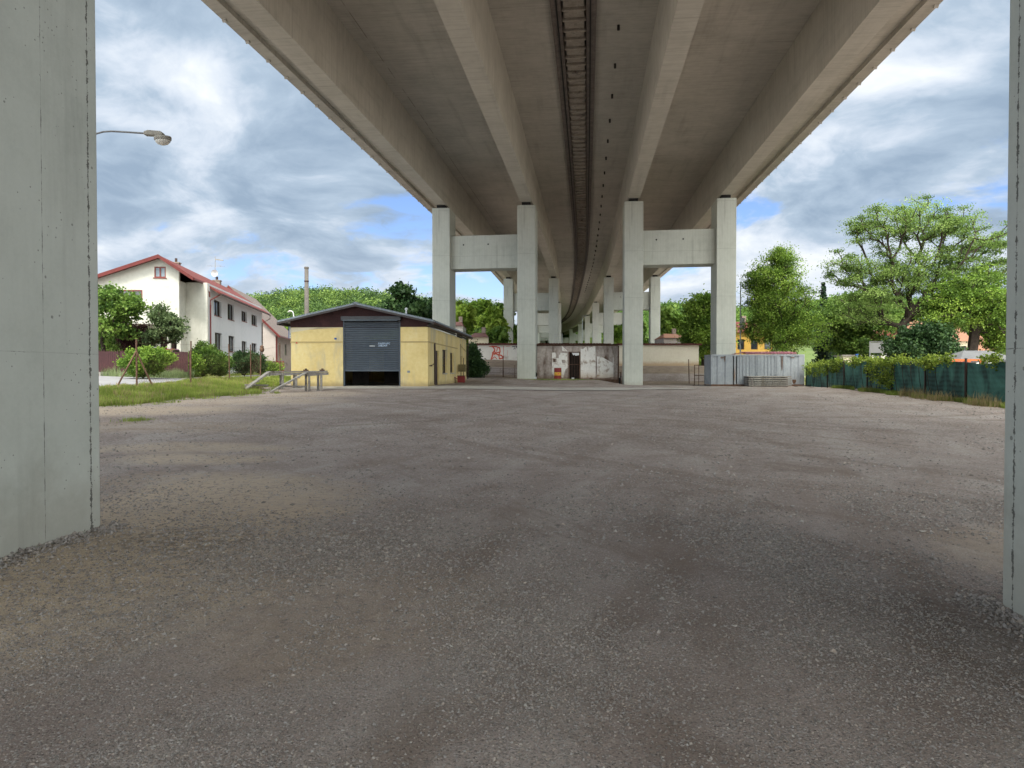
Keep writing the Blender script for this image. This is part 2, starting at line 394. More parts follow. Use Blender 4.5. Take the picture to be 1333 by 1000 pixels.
# ------------------------------------------------------------------ ground
def grid_mesh(xs, ys, zf, name):
    Xg, Yg = np.meshgrid(xs, ys); Z = zf(Xg, Yg)
    V = np.stack([Xg, Yg, Z], -1).reshape(-1, 3); nx, ny = len(xs), len(ys)
    i = np.arange(nx-1)[None, :]+np.arange(ny-1)[:, None]*nx
    Fq = np.stack([i, i+1, i+nx+1, i+nx], -1).reshape(-1, 4)
    return np_mesh(name, V, Fq, smooth=True)
def gravel_material():
    m, n = new_mat('gravel')
    P = n.node('ShaderNodeTexCoord').outputs['Object']; X, Y, Z = n.sep(P)
    P2 = n.comb(X, Y, 0.0)
    big = n.noise(P2, 0.22, 6, 0.6, 0.6); mid = n.noise(P2, 1.1, 6, 0.65, 0.3); fine = n.noise(P2, 9, 5, 0.7)
    # long tyre-swept bands running away from the camera
    sw = n.noise(n.vmath('MULTIPLY', n.node('ShaderNodeVectorRotate', {'Vector': P2, 'Angle': 0.35}, rotation_type='Z_AXIS').outputs[0], (1.1, 0.22, 1)), 1.0, 5, 0.55, 0.4)
    sw2 = n.noise(n.vmath('MULTIPLY', n.node('ShaderNodeVectorRotate', {'Vector': P2, 'Angle': -0.62}, rotation_type='Z_AXIS').outputs[0], (0.75, 0.13, 1)), 1.0, 6, 0.62, 0.8)
    dirt = n.ramp(n.math('ADD', n.math('MULTIPLY', big, 0.5), n.math('MULTIPLY', mid, 0.5)), [(0.34, (0.25, 0.198, 0.174)), (0.5, (0.375, 0.312, 0.284)), (0.64, (0.48, 0.416, 0.385))])
    # stones: every cell its own brightness, dirt between them darkened as painted crevice shade; three sizes of gravel
    near = n.step(Y, 9.5, 5.5); farm = n.step(Y, 14, 24)
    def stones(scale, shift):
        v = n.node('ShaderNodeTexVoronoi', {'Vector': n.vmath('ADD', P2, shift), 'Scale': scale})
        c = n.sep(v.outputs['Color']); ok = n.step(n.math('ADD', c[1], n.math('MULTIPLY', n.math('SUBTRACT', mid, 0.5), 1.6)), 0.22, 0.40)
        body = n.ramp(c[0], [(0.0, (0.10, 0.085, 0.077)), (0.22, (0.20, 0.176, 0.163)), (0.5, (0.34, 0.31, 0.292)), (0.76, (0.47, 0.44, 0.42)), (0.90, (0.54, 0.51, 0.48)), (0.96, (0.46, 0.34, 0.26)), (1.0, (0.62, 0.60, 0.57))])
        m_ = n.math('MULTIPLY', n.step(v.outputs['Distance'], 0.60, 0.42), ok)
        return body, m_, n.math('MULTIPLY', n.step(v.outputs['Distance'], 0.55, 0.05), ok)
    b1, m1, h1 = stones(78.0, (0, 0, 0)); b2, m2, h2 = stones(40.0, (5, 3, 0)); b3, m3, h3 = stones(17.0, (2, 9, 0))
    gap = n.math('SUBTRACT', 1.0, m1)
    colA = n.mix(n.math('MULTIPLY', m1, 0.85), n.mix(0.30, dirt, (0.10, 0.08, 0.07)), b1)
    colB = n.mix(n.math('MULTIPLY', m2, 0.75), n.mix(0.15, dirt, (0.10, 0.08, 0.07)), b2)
    colC = n.mix(n.math('MULTIPLY', m3, 0.50), dirt, b3)
    col = n.mix(near, colB, colA); col = n.mix(farm, col, colC)
    col = n.mix(0.28, col, dirt)
    # grey fresh gravel bands and brown damp bands
    col = n.mix(n.math('MULTIPLY', n.step(sw, 0.52, 0.62), 0.30), col, (0.48, 0.44, 0.41), 'MIX')
    col = n.mix(n.math('MULTIPLY', n.step(sw, 0.48, 0.34), 0.34), col, (0.21, 0.155, 0.122))
    col = n.mix(n.math('MULTIPLY', n.step(sw2, 0.53, 0.61), 0.38), col, (0.19, 0.14, 0.11))
    # tyre tracks: faint arcs
    for (cx, cy, Rr, wd, k) in ((-14.0, 14.0, 17.5, 0.16, 0.5), (-14.0, 14.0, 19.2, 0.16, 0.45), (9.0, 33.0, 12.5, 0.2, 0.5), (9.0, 33.0, 14.1, 0.2, 0.5), (-9, 27.5, 9.0, 0.18, 0.5), (-9, 27.5, 10.6, 0.18, 0.5), (30, 2, 30.5, 0.13, 0.35), (30, 2, 28.9, 0.13, 0.35)):
        dx = n.math('SUBTRACT', X, cx); dy = n.math('SUBTRACT', Y, cy)
        rr = n.math('SQRT', n.math('ADD', n.math('MULTIPLY', dx, dx), n.math('MULTIPLY', dy, dy)))
        dd = n.math('ABSOLUTE', n.math('ADD', n.math('SUBTRACT', rr, Rr), n.math('MULTIPLY', n.math('SUBTRACT', mid, 0.5), 0.5)))
        l = n.math('MULTIPLY', n.step(dd, wd*1.5, wd*0.5), n.step(big, 0.44, 0.56))
        col = n.mix(n.math('MULTIPLY', l, k), col, (0.20, 0.15, 0.12))
    fp = n.noise(P2, 70, 3, 0.8)
    col = n.mix(n.math('MULTIPLY', n.step(fp, 0.48, 0.40), 0.35), col, (0.11, 0.09, 0.08))
    cl = n.noise(P2, 14, 5, 0.75)
    far = n.step(Y, 7, 18)
    col = n.mix(n.math('MULTIPLY', n.math('MULTIPLY', n.step(cl, 0.49, 0.42), 0.50), far), col, (0.15, 0.115, 0.095))
    col = n.mix(n.math('MULTIPLY', n.math('MULTIPLY', n.step(cl, 0.53, 0.60), 0.50), far), col, (0.56, 0.51, 0.475))
    # sandy patches: by the left pillar and along the left edge of the yard
    def blob(x0, y0, rx, ry, s=1.0):
        d = n.math('ADD', n.math('POWER', n.math('DIVIDE', n.math('SUBTRACT', X, x0), rx), 2.0), n.math('POWER', n.math('DIVIDE', n.math('SUBTRACT', Y, y0), ry), 2.0))
        d = n.math('ADD', d, n.math('MULTIPLY', n.math('SUBTRACT', mid, 0.5), 2.6))
        return n.math('MULTIPLY', n.step(d, 1.7, 0.1), s)
    sand = (0.53, 0.43, 0.325)
    for (x0, y0, rx, ry, s) in ((-4.2, 5.6, 2.2, 2.5, 1.0), (-4.2, 5.4, 1.6, 2.0, 0.8), (-3.4, 7.8, 1.7, 1.9, 0.9), (-5.3, 11.6, 1.3, 0.6, 0.8), (-6.2, 13.2, 1.9, 0.8, 0.7), (-4.2, 9.6, 1.5, 0.8, 0.5), (-12.4, 23.5, 3.4, 2.4, 0.85), (-10.5, 29, 3.6, 2.6, 0.6), (-10, 35, 2.6, 3.2, 0.6), (-8.5, 17.5, 3.0, 1.5, 0.35), (-1.2, 4.6, 1.0, 1.1, 0.28), (5.2, 6.3, 1.4, 0.8, 0.35)):
        col = n.mix(n.math('MULTIPLY', blob(x0, y0, rx, ry, s), n.step(fine, 0.30, 0.55)), col, sand)
    for (x0, y0, rx, ry, s) in ((-2.9, 6.3, 0.8, 0.45, 0.6), (3.3, 4.6, 1.0, 0.6, 0.45), (2.5, 14, 3.4, 1.3, 0.15), (5.5, 11, 2.2, 0.9, 0.2), (-2.0, 20, 3.5, 1.6, 0.25)):
        col = n.mix(n.math('MULTIPLY', blob(x0, y0, rx, ry, s), n.step(fine, 0.62, 0.38)), col, (0.10, 0.078, 0.066))
    h = n.math('ADD', n.mix(near, h2, h1), n.math('MULTIPLY', fp, 0.5))
    h = n.math('ADD', h, n.math('MULTIPLY', cl, 1.4))
    finish(n, col, 0.92, h, 0.75, 0.016, spec=0.25)
    return m
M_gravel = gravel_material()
def dens(a, b, n_, p):
    t = np.linspace(-1, 1, n_); return None
ys = np.concatenate([np.linspace(-80, -4, 30, endpoint=False), np.linspace(-4, 1.5, 30, endpoint=False), np.arange(1.5, 9, 0.045), np.arange(9, 20, 0.14), np.arange(20, 66, 0.45), np.geomspace(66, 2500, 60)])
xs_p = np.concatenate([np.arange(0, 5.0, 0.055), np.arange(5.0, 12, 0.12), np.arange(12, 40, 0.5), np.geomspace(40, 2500, 40)])
xs = np.concatenate([-xs_p[::-1][:-1], xs_p])
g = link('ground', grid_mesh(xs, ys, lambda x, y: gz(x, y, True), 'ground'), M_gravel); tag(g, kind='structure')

def patch(name, mat, yarr, xl, xr, nx, dz, kind='structure', label=None, zf=gz):
    V = []; ny = len(yarr)
    for y in yarr:
        a, b = xl(y), xr(y)
        for t in np.linspace(0, 1, nx): V.append((a+(b-a)*t, y, 0))
    V = np.array(V); V[:, 2] = zf(V[:, 0], V[:, 1])+dz
    i = np.arange(nx-1)[None, :]+np.arange(ny-1)[:, None]*nx
    o = link(name, np_mesh(name, V, np.stack([i, i+1, i+nx+1, i+nx], -1).reshape(-1, 4), smooth=True), mat); tag(o, label, kind=kind)
    return o
M_asph = surf('asphalt', (0.20, 0.20, 0.215), (0.26, 0.26, 0.275), (0.30, 0.30, 0.31), s1=0.6, s2=12, bs=90, bump=0.4, grime=(0.15, 0.145, 0.15), gs=0.4)
M_conc = surf('yard_concrete', (0.38, 0.35, 0.315), (0.48, 0.445, 0.40), (0.55, 0.51, 0.465), s1=0.8, s2=10, grime=(0.20, 0.175, 0.155), gs=0.9)
M_earth = surf('bare_earth', (0.20, 0.15, 0.11), (0.29, 0.225, 0.17), (0.36, 0.29, 0.225), s1=1.0, s2=14, bs=9, bump=0.9, bdist=0.06, grime=(0.11, 0.12, 0.06), gs=1.2, gl=(0.60, 0.75))
patch('road', M_asph, np.arange(18, 47.01, 1.0), lambda y: -70, lambda y: -18.9, 40, 0.03)
patch('street', M_asph, np.arange(47.0, 130.01, 1.0), lambda y: -22.6-0.12*(y-46), lambda y: -18.9-0.05*(y-46), 10, 0.034)
patch('concrete_apron', M_conc, np.linspace(39.6, 43.6, 16), lambda y: -12.4+0.6*math.sin(y*3), lambda y: 6.5+0.8*math.sin(y*2.3)+(y-39.6)*1.6, 60, 0.03)
patch('earth_bank', M_earth, np.linspace(62.5, 76, 40), lambda y: -6+0.01*y, lambda y: 23.5, 60, 0.014)

# pebbles lying on the near ground (nobody could count them)
def pebbles(name, N, area, rmin, rmax, seed, mat, pw=2.0, yp=1.5, fade=None):
    r = np.random.default_rng(seed)
    y = area[2]+(area[3]-area[2])*r.random(N)**yp
    x = (r.random(N)*2-1)*(0.76*y+0.35)+r.normal(0, .02, N)
    dn = fbm(x*0.9, y*0.5, seed+3, 4)
    keep = dn > 0.28+0.34*r.random(N)
    keep &= r.random(N) > 0.97*np.exp(-(((x+4.2)/1.5)**2+((y-6.2)/2.1)**2))
    if fade: keep &= r.random(N) > sm(y, *fade)
    x, y, dn = x[keep], y[keep], dn[keep]; N = len(x)
    a = ((x < -3.75) & (y < 6.7)) | ((x > 3.5) & (y < 5.1)); x, y, dn = x[~a], y[~a], dn[~a]; N = len(x)
    rad = rmin+(rmax-rmin)*r.random(N)**pw
    rad = rad*np.clip(y/4.0, 0.8, 1.6)
    base = np.array([(1, 0, 0), (-1, 0, 0), (0, 1, 0), (0, -1, 0), (0.1, 0.1, 1), (0, 0, -1)], float)
    Fo = np.array([(0, 2, 4), (2, 1, 4), (1, 3, 4), (3, 0, 4), (2, 0, 5), (1, 2, 5), (3, 1, 5), (0, 3, 5)])
    V = base[None]*(0.65+0.7*r.random((N, 6, 1)))*rad[:, None, None]
    V[:, :, :] += r.normal(0, 0.22, (N, 6, 3))*rad[:, None, None]
    V[:, :, 2] *= (0.45+0.4*r.random(N))[:, None]; V[:, :, 0] *= (0.8+0.7*r.random(N))[:, None]
    th = r.random(N)*2*PI; c, s_ = np.cos(th)[:, None], np.sin(th)[:, None]
    X = V[:, :, 0]*c-V[:, :, 1]*s_; Y = V[:, :, 0]*s_+V[:, :, 1]*c
    V[:, :, 0] = X+x[:, None]; V[:, :, 1] = Y+y[:, None]; V[:, :, 2] += (gz(x, y, True)+rad*0.22)[:, None]
    Fq = (Fo[None]+np.arange(N)[:, None, None]*6).reshape(-1, 3)
    rn = np.repeat(r.random(N), 8); cl = np.repeat(dn, 8)
    o = link(name, np_mesh(name, V.reshape(-1, 3), Fq, {'rnd': ('FACE', rn), 'clump': ('FACE', cl)}), mat); return o
def pebble_mat():
    m, n = new_mat('pebble')
    a = n.node('ShaderNodeAttribute', attribute_name='rnd').outputs['Fac']
    col = n.ramp(a, [(0.0, (0.125, 0.105, 0.095)), (0.25, (0.21, 0.182, 0.165)), (0.55, (0.33, 0.303, 0.29)), (0.80, (0.41, 0.386, 0.372)), (0.93, (0.47, 0.385, 0.32)), (1.0, (0.54, 0.51, 0.475))])
    P = n.node('ShaderNodeTexCoord').outputs['Object']
    col = n.mix(0.35, col, n.ramp(n.noise(P, 120, 3), [(0.3, (0.12, 0.11, 0.10)), (0.7, (0.42, 0.40, 0.38))]))
    finish(n, col, 0.85, spec=0.3); return m
M_peb = pebble_mat()
o = pebbles('gravel', 330000, (-6, 6, 2.1, 11), 0.0035, 0.0095, 21, M_peb, fade=(5.5, 11.0)); tag(o, 'small grey and brown gravel stones scattered over the yard', kind='stuff')
o = pebbles('coarse_gravel', 60000, (-6, 6, 2.6, 37), 0.005, 0.016, 22, M_peb, 3.2, yp=0.8); tag(o, 'larger loose stones lying among the fine gravel', kind='stuff')

def grit(name, N, seed):
    r = np.random.default_rng(seed); h = N//2
    y = np.concatenate([3.2+3.6*r.random(h), 2.9+2.3*r.random(N-h)])
    off = np.abs(r.normal(0, 0.13, N))
    xf = np.where(np.arange(N) < h, -3.84+(y-6.62)*0.1+off, 3.50+(y-5.06)*0.1-off)
    rad = 0.005+0.017*r.random(N)**2.5
    base = np.array([(1, 0, 0), (-1, 0, 0), (0, 1, 0), (0, -1, 0), (0.1, 0.1, 1), (0, 0, -1)], float)
    Fo = np.array([(0, 2, 4), (2, 1, 4), (1, 3, 4), (3, 0, 4), (2, 0, 5), (1, 2, 5), (3, 1, 5), (0, 3, 5)])
    V = base[None]*(0.65+0.7*r.random((N, 6, 1)))*rad[:, None, None]+r.normal(0, 0.22, (N, 6, 3))*rad[:, None, None]
    V[:, :, 2] *= 0.7; V += np.stack([xf, y, gz(xf, y, True)+rad*0.3+0.03*np.exp(-off/0.06)], 1)[:, None, :]
    o = link(name, np_mesh(name, V.reshape(-1, 3), (Fo[None]+np.arange(N)[:, None, None]*6).reshape(-1, 3), {'rnd': ('FACE', np.repeat(r.random(N), 8))}), M_peb); return o
o = grit('loose_grit', 5200, 29); tag(o, 'loose grit gathered along the feet of the two near pillars', kind='stuff')

# ------------------------------------------------------------------ the viaduct
PD = np.array([-70, 0, 47.6, 92.8, 136, 178, 226, 257, 300, 350, 400, 450, 500]); PX = np.array([-8.1, -0.6, 4.5, 9.0, 12.4, 15.3, 17.8, 18.4, 17.7, 14.4, 8.5, 0.5, -9.5])
K = 1.26
PD = PD*K; PX = PX*K
def spline(xk, yk):
    m = np.gradient(yk, xk)
    def f(x):
        x = np.asarray(x, float); i = np.clip(np.searchsorted(xk, x)-1, 0, len(xk)-2)
        h = xk[i+1]-xk[i]; t = (x-xk[i])/h
        return (2*t**3-3*t**2+1)*yk[i]+(t**3-2*t**2+t)*h*m[i]+(-2*t**3+3*t**2)*yk[i+1]+(t**3-t**2)*h*m[i+1]
    return f
pathX = spline(PD, PX)
def soff(D): return EYE+10.55*K+0.0205*D           # level of the girder soffit
def pframe(D):
    e = 0.5; tx = (pathX(D+e)-pathX(D-e))/(2*e); L = np.sqrt(1+tx*tx)
    return pathX(D), tx/L, 1/L                    # centre x, tangent x, tangent y
def pt(D, off, dz=0.0):
    x, tx, ty = pframe(D); return (float(x+off*ty), float(D-off*tx), float(soff(D)+dz))
GD = 2.65*K
via = thing('viaduct', 'huge concrete motorway viaduct on rows of grey green columns, curving away overhead', 'viaduct')
Dd = np.concatenate([np.arange(-80, 140, 2.0), np.arange(140, 625, 3.5)])
def sweep(name, poly, mat, ds=Dd, parent=via):
    """poly: list of (offset, dz) counter-clockwise seen from the front"""
    x, tx, ty = pframe(ds); z = soff(ds); m = len(poly); k = len(ds)
    V = np.zeros((k, m, 3)); UV = np.zeros((k, m, 2)); acc = 0
    for j, (o_, dz) in enumerate(poly):
        V[:, j, 0] = x+o_*ty; V[:, j, 1] = ds-o_*tx; V[:, j, 2] = z+dz
    faces = []; i = np.arange(k-1)[:, None]*m; j = np.arange(m)[None, :]; j2 = (j+1) % m
    Fq = np.stack([i+j, i+j2, i+m+j2, i+m+j], -1).reshape(-1, 4)
    u = np.array([(p[0]+p[1]*0.9)/K for p in poly]); UV[:, :, 0] = u[None]; UV[:, :, 1] = ds[:, None]
    return link(name, np_mesh(name, V.reshape(-1, 3), Fq, uv=UV.reshape(-1, 2)), mat, parent)
EO = 13.5
for sgn in (-1, 1):
    P_ = [(0.86, 2.65), (9.1, 2.65), (9.1, 2.649), (10.0, 2.649), (13.0, 2.77), (13.0, 3.1), (0.86, 3.1)]
    P_ = [(K*sgn*a, K*b) for a, b in P_]
    if sgn < 0: P_ = P_[::-1]
    sweep('deck_slab', P_, M_deck)
    E = [(12.98, 2.55), (13.5, 2.49), (13.56, 3.27), (12.98, 3.27)]; E = [(K*sgn*a, K*b) for a, b in E]
    sweep('edge_beam', E if sgn > 0 else E[::-1], M_deck)
    for off in (3.6, 9.55):
        Gp = [(off-0.39, 0), (off+0.39, 0), (off+0.43, 2.67), (off-0.43, 2.67)]; Gp = [(K*sgn*a, K*b) for a, b in Gp]
        sweep('girder', Gp if sgn > 0 else Gp[::-1], M_gird)
    B = [(0.48, 2.49), (0.858, 2.49), (0.858, 3.15), (0.48, 3.15)]; B = [(K*sgn*a, K*b) for a, b in B]
    sweep('gap_beam', B if sgn > 0 else B[::-1], M_stain)
    B = [(0.60, 2.45), (0.66, 2.45), (0.66, 2.53), (0.60, 2.53)]; B = [(K*sgn*a, K*b) for a, b in B]
    sweep('gap_rail', B if sgn > 0 else B[::-1], M_black)
sweep('gap_cover', [(-0.9*K, 3.07*K), (0.9*K, 3.07*K), (0.9*K, 3.14*K), (-0.9*K, 3.14*K)], M_stain)
# planks closing the gap between the two decks
mb = MB()
for i, D in enumerate(np.arange(22, 300, 1.07)):
    x, tx, ty = [float(q) for q in pframe(D)]; z = float(soff(D))+GD+0.03+0.02*math.sin(i*2.3)
    m2 = MB().box(-0.50+0.012*math.sin(i*5.1), 0.50, -0.39, 0.39, z, z+0.12)
    m2.box(-0.585, 0.585, 0.42, 0.565, z-0.12, z+0.35)
    m2.turn(x, D, -math.atan2(tx, ty)); mb.add(m2.v, m2.f)
mb.build('gap_planks', M_plank, via, bevel=0.03)
# drains
M_drain = surf('drain_metal', (0.02, 0.018, 0.016), (0.035, 0.03, 0.028), bump=0)
for i in range(34):
    D = 26.8+4.69*i; p = pt(D, 2.2, GD)
    MB().tube([(p[0], p[1], p[2]+0.05), (p[0], p[1], p[2]-0.25)], 0.07, 8).build('drain_pipe', M_drain, via)
# lifting lugs along both edges
for sgn in (-1, 1):
    for i in range(38):
        D = 26+2.36*i; p = pt(D, sgn*13.42*K, GD-0.13*K); x, tx, ty = [float(q) for q in pframe(D)]
        q = MB().prism([(-0.10, 0.0), (-0.08, -0.08), (0.02, -0.15), (0.09, -0.08), (0.10, 0.0)], -0.10, 0.10, 'x')
        q.v = [(a, b, c+p[2]) for a, b, c in q.v]; q.turn(p[0], p[1], -math.atan2(tx, ty)); q.build('edge_lug', M_deck, via)
# bents
def bent(D, z_bottom=None, near=False, skew=0.0):
    for off in (-9.55*K, -3.6*K, 3.6*K, 9.55*K):
        Dc = D-skew*off
        x, y, z = pt(Dc, off, 0); _, tx, ty = pframe(Dc); th = -math.atan2(float(tx), float(ty))
        zb = g1(x, y)-0.6; top = z-0.3
        b = MB()
        b.box(-0.62*K, 0.62*K, -1.1*K, 1.1*K, zb, top)
        o = b.build('column', M_col, via, bevel=0.035); o.location = (x, y, 0); o.rotation_euler.z = th
        if D > 250: continue
        q = MB().box(-0.40, 0.34, -1.25, -0.45, top-0.01, z+0.01).build('bearing', M_black, via); q.location = (x, y, 0); q.rotation_euler.z = th
    for sgn in (-1, 1):
        a = pt(D-skew*sgn*6.6*K+0.15, sgn*6.575*K, 0); _, tx, ty = pframe(D); th = -math.atan2(float(tx), float(ty))-math.atan(skew)
        hw = (9.55-3.6)/2*K-0.60*K
        q = MB().box(-hw, hw, -0.75*K, 0.75*K, a[2]-4.42*K, a[2]-2.12*K).build('crossbeam', M_col, via, bevel=0.03); q.location = (a[0], a[1], 0); q.rotation_euler.z = th
        if D < 130:
            for hx in (-1.8, 0.4):
                h = MB().tube([(hx, -0.765*K, a[2]-2.75*K), (hx, -0.70*K, a[2]-2.75*K)], 0.07, 8).build('drain_hole', M_black, via); h.location = (a[0], a[1], 0); h.rotation_euler.z = th
for i, D in enumerate([49.0, 93.9, 137, 180, 223, 266, 309, 352, 395, 438]): bent(D*K, skew=0.05 if i == 0 else 0.02)
# the pair of columns standing beside the camera
for sgn, Dfar in ((-1, 6.62), (1, 5.06)):
    x0, tx, ty = [float(q) for q in pframe(Dfar-1.1*K)]; th = -math.atan2(tx, ty)
    inner = (XX(130, Dfar) if sgn < 0 else XX(1307, Dfar))
    b = MB().box(-0.62*K, 0.62*K, -1.1*K, 1.1*K, -0.8, EYE+10.55*K-0.2)
    o = b.build('column', M_near_l, via, bevel=0.022)
    cx = inner+sgn*0.62*K*math.cos(th)+1.1*K*math.sin(th); cy = Dfar-1.1*K*math.cos(th)+0.62*K*sgn*math.sin(th)
    o.location = (cx, cy, 0); o.rotation_euler.z = th

# ------------------------------------------------------------------ more materials
M_yel = surf('yellow_render', (0.69, 0.53, 0.22), (0.78, 0.625, 0.29), (0.82, 0.69, 0.37), s1=0.7, s2=5, bs=30, grime=(0.58, 0.49, 0.30), gs=0.7, streak=1, gl=(0.50, 0.66), bands=(-0.02, 0.42, (0.36, 0.27, 0.14), 0.85))
M_cream2 = surf('pale_beige_wedge', (0.66, 0.58, 0.40), (0.74, 0.66, 0.47), s1=0.8, s2=6)
M_gable = surf('maroon_boards', (0.030, 0.013, 0.014), (0.048, 0.020, 0.020), (0.07, 0.030, 0.028), s1=1.5, s2=18)
M_roofm = surf('grey_sheet_roof', (0.17, 0.20, 0.23), (0.24, 0.28, 0.32), (0.32, 0.37, 0.41), s1=1, s2=7, rough=0.55, metal=0.2)
M_shut = surf('slate_blue_slats', (0.070, 0.088, 0.110), (0.088, 0.108, 0.135), (0.105, 0.128, 0.155), s1=0.8, s2=6, rough=0.45, bump=0.1, metal=0.1)
M_brown = surf('brown_joinery', (0.035, 0.02, 0.016), (0.055, 0.032, 0.026), s1=2, s2=18, rough=0.6)
M_redj = surf('red_brown_joinery', (0.16, 0.04, 0.035), (0.21, 0.055, 0.045), s1=2, s2=12, rough=0.5)
M_wred = surf('red_gutter_metal', (0.11, 0.018, 0.016), (0.14, 0.024, 0.021), s1=2, s2=12, rough=0.45)
M_white = surf('white_render', (0.52, 0.52, 0.47), (0.60, 0.60, 0.55), (0.64, 0.64, 0.59), s1=0.5, s2=4, bs=50, grime=(0.46, 0.46, 0.41), gs=0.5, streak=1)
M_white2 = surf('bright_white_render', (0.62, 0.65, 0.68), (0.68, 0.70, 0.73), s1=0.5, s2=4, bs=50)
M_pink = surf('dusky_render', (0.36, 0.32, 0.295), (0.42, 0.375, 0.35), s1=0.6, s2=5)
M_stone = surf('brown_stone_wall', (0.20, 0.165, 0.14), (0.28, 0.235, 0.20), (0.34, 0.29, 0.25), s1=1.5, s2=7, bump=0.7, bs=8)
def tiles(name, a, b, c, sx=0.3, sy=0.35):
    m, n = new_mat(name); P = n.node('ShaderNodeTexCoord').outputs['Object']
    X, Y, Z = n.sep(P); V = n.comb(Y, n.math('MULTIPLY', n.math('ADD', Z, n.math('MULTIPLY', X, 0.2)), 1.6), 0.0)
    br = n.node('ShaderNodeTexBrick', {'Vector': V, 'Color1': (*a, 1), 'Color2': (*b, 1), 'Mortar': (a[0]*.35, a[1]*.35, a[2]*.35, 1), 'Scale': 1.0, 'Mortar Size': 0.02, 'Brick Width': sx, 'Row Height': sy})
    col = n.mix(n.step(n.noise(P, 0.8, 5), 0.45, 0.7), br.outputs['Color'], c)
    finish(n, col, 0.7, br.outputs['Fac'], -0.5, 0.03); return m
M_redtile = tiles('red_roof_tiles', (0.15, 0.028, 0.021), (0.19, 0.036, 0.027), (0.14, 0.034, 0.027))
M_oldtile = tiles('weathered_roof_tiles', (0.17, 0.13, 0.115), (0.21, 0.165, 0.145), (0.15, 0.125, 0.11))
M_farred = tiles('faded_red_tiles', (0.15, 0.06, 0.05), (0.19, 0.075, 0.062), (0.14, 0.07, 0.06))
def glass_mat():
    m, n = new_mat('window_glass'); P = n.node('ShaderNodeTexCoord').outputs['Object']
    col = n.mix(n.step(n.noise(P, 0.6, 2), 0.4, 0.6), (0.02, 0.025, 0.03), (0.06, 0.07, 0.08)); finish(n, col, 0.06, spec=0.9); return m
M_glass = glass_mat()
M_wood = surf('grey_weathered_wood', (0.20, 0.185, 0.17), (0.31, 0.29, 0.265), (0.41, 0.385, 0.35), s1=2, s2=16, bump=0.5, grime=(0.10, 0.08, 0.065), gs=1.8)
M_rust = surf('rust', (0.075, 0.042, 0.028), (0.125, 0.072, 0.048), (0.185, 0.115, 0.08), s1=3, s2=20, bump=0.4, bs=60)
M_steel = surf('galvanised_steel', (0.40, 0.42, 0.43), (0.48, 0.50, 0.51), s1=2, s2=9, rough=0.5, metal=0.5)
M_lampg = surf('lamp_housing', (0.20, 0.19, 0.17), (0.27, 0.26, 0.23), s1=3, s2=12, rough=0.6)
M_lampc = surf('lamp_bowl', (0.50, 0.49, 0.45), (0.58, 0.57, 0.53), s1=3, s2=12, rough=0.25, bump=0)
M_brick = surf('chimney_brick', (0.20, 0.155, 0.13), (0.28, 0.225, 0.19), (0.34, 0.28, 0.24), s1=1.5, s2=9)
M_cont = surf('grey_blue_steel', (0.22, 0.24, 0.262), (0.275, 0.30, 0.325), (0.33, 0.355, 0.38), s1=0.8, s2=6, rough=0.6, bump=0.15, grime=(0.24, 0.15, 0.09), gs=0.9, streak=1, gl=(0.66, 0.76), bands=(0.02, 0.14, (0.17, 0.08, 0.05), 0.8))
M_stack = surf('sooty_brick', (0.075, 0.068, 0.062), (0.115, 0.103, 0.094), (0.15, 0.135, 0.12), s1=1.5, s2=9)
M_screen = None
M_fencem = surf('maroon_fence_paint', (0.045, 0.016, 0.019), (0.065, 0.023, 0.026), (0.085, 0.032, 0.034), s1=1, s2=8, rough=0.6)
M_wallw = surf('whitewashed_wall', (0.66, 0.64, 0.60), (0.75, 0.73, 0.69), (0.80, 0.78, 0.74), s1=0.6, s2=5, grime=(0.50, 0.42, 0.38), gs=0.7, gl=(0.55, 0.75), bands=(0.05, 0.55, (0.44, 0.27, 0.15), 0.75))
M_wallc = surf('cream_wall', (0.70, 0.64, 0.52), (0.78, 0.72, 0.60), (0.82, 0.77, 0.65), s1=0.6, s2=5, bands=(0.05, 0.55, (0.48, 0.31, 0.16), 0.7))
M_rfe = surf('dark_red_roof_edge', (0.06, 0.022, 0.018), (0.10, 0.035, 0.027), (0.13, 0.05, 0.035), s1=2, s2=10)
M_shedp = surf('stained_shed_panel', (0.24, 0.20, 0.178), (0.42, 0.37, 0.34), (0.56, 0.51, 0.47), s1=1.2, s2=6, grime=(0.11, 0.068, 0.048), gs=1.3, streak=1, gl=(0.48, 0.68), bands=(0.0, 0.5, (0.20, 0.115, 0.07), 0.6))
M_shedw = surf('peeling_white_sheet', (0.72, 0.71, 0.68), (0.80, 0.79, 0.76), (0.84, 0.83, 0.81), s1=1.5, s2=6, grime=(0.30, 0.22, 0.16), gs=1.8, gl=(0.50, 0.70), bands=(0.0, 0.9, (0.46, 0.35, 0.25), 0.6))
M_redp = surf('red_spray_paint', (0.55, 0.08, 0.05), (0.62, 0.12, 0.08), bump=0, s1=5, s2=20)
M_blkp = surf('black_spray_paint', (0.05, 0.06, 0.07), (0.08, 0.09, 0.10), bump=0)
M_redd = surf('drum_red', (0.16, 0.02, 0.025), (0.24, 0.03, 0.03), s1=3, s2=12, rough=0.5)
M_yeld = surf('drum_yellow', (0.55, 0.30, 0.03), (0.65, 0.38, 0.05), s1=3, s2=12, rough=0.5)
M_pinkr = surf('faded_pink_sheet', (0.36, 0.13, 0.16), (0.45, 0.19, 0.23), (0.52, 0.27, 0.30), s1=1.2, s2=8, rough=0.6)
M_slab = surf('precast_concrete', (0.19, 0.18, 0.165), (0.27, 0.258, 0.235), (0.36, 0.345, 0.315), s1=2, s2=12, grime=(0.22, 0.20, 0.17), gs=1.5)
M_orange = surf('orange_paint', (0.50, 0.10, 0.03), (0.58, 0.15, 0.05), bump=0)
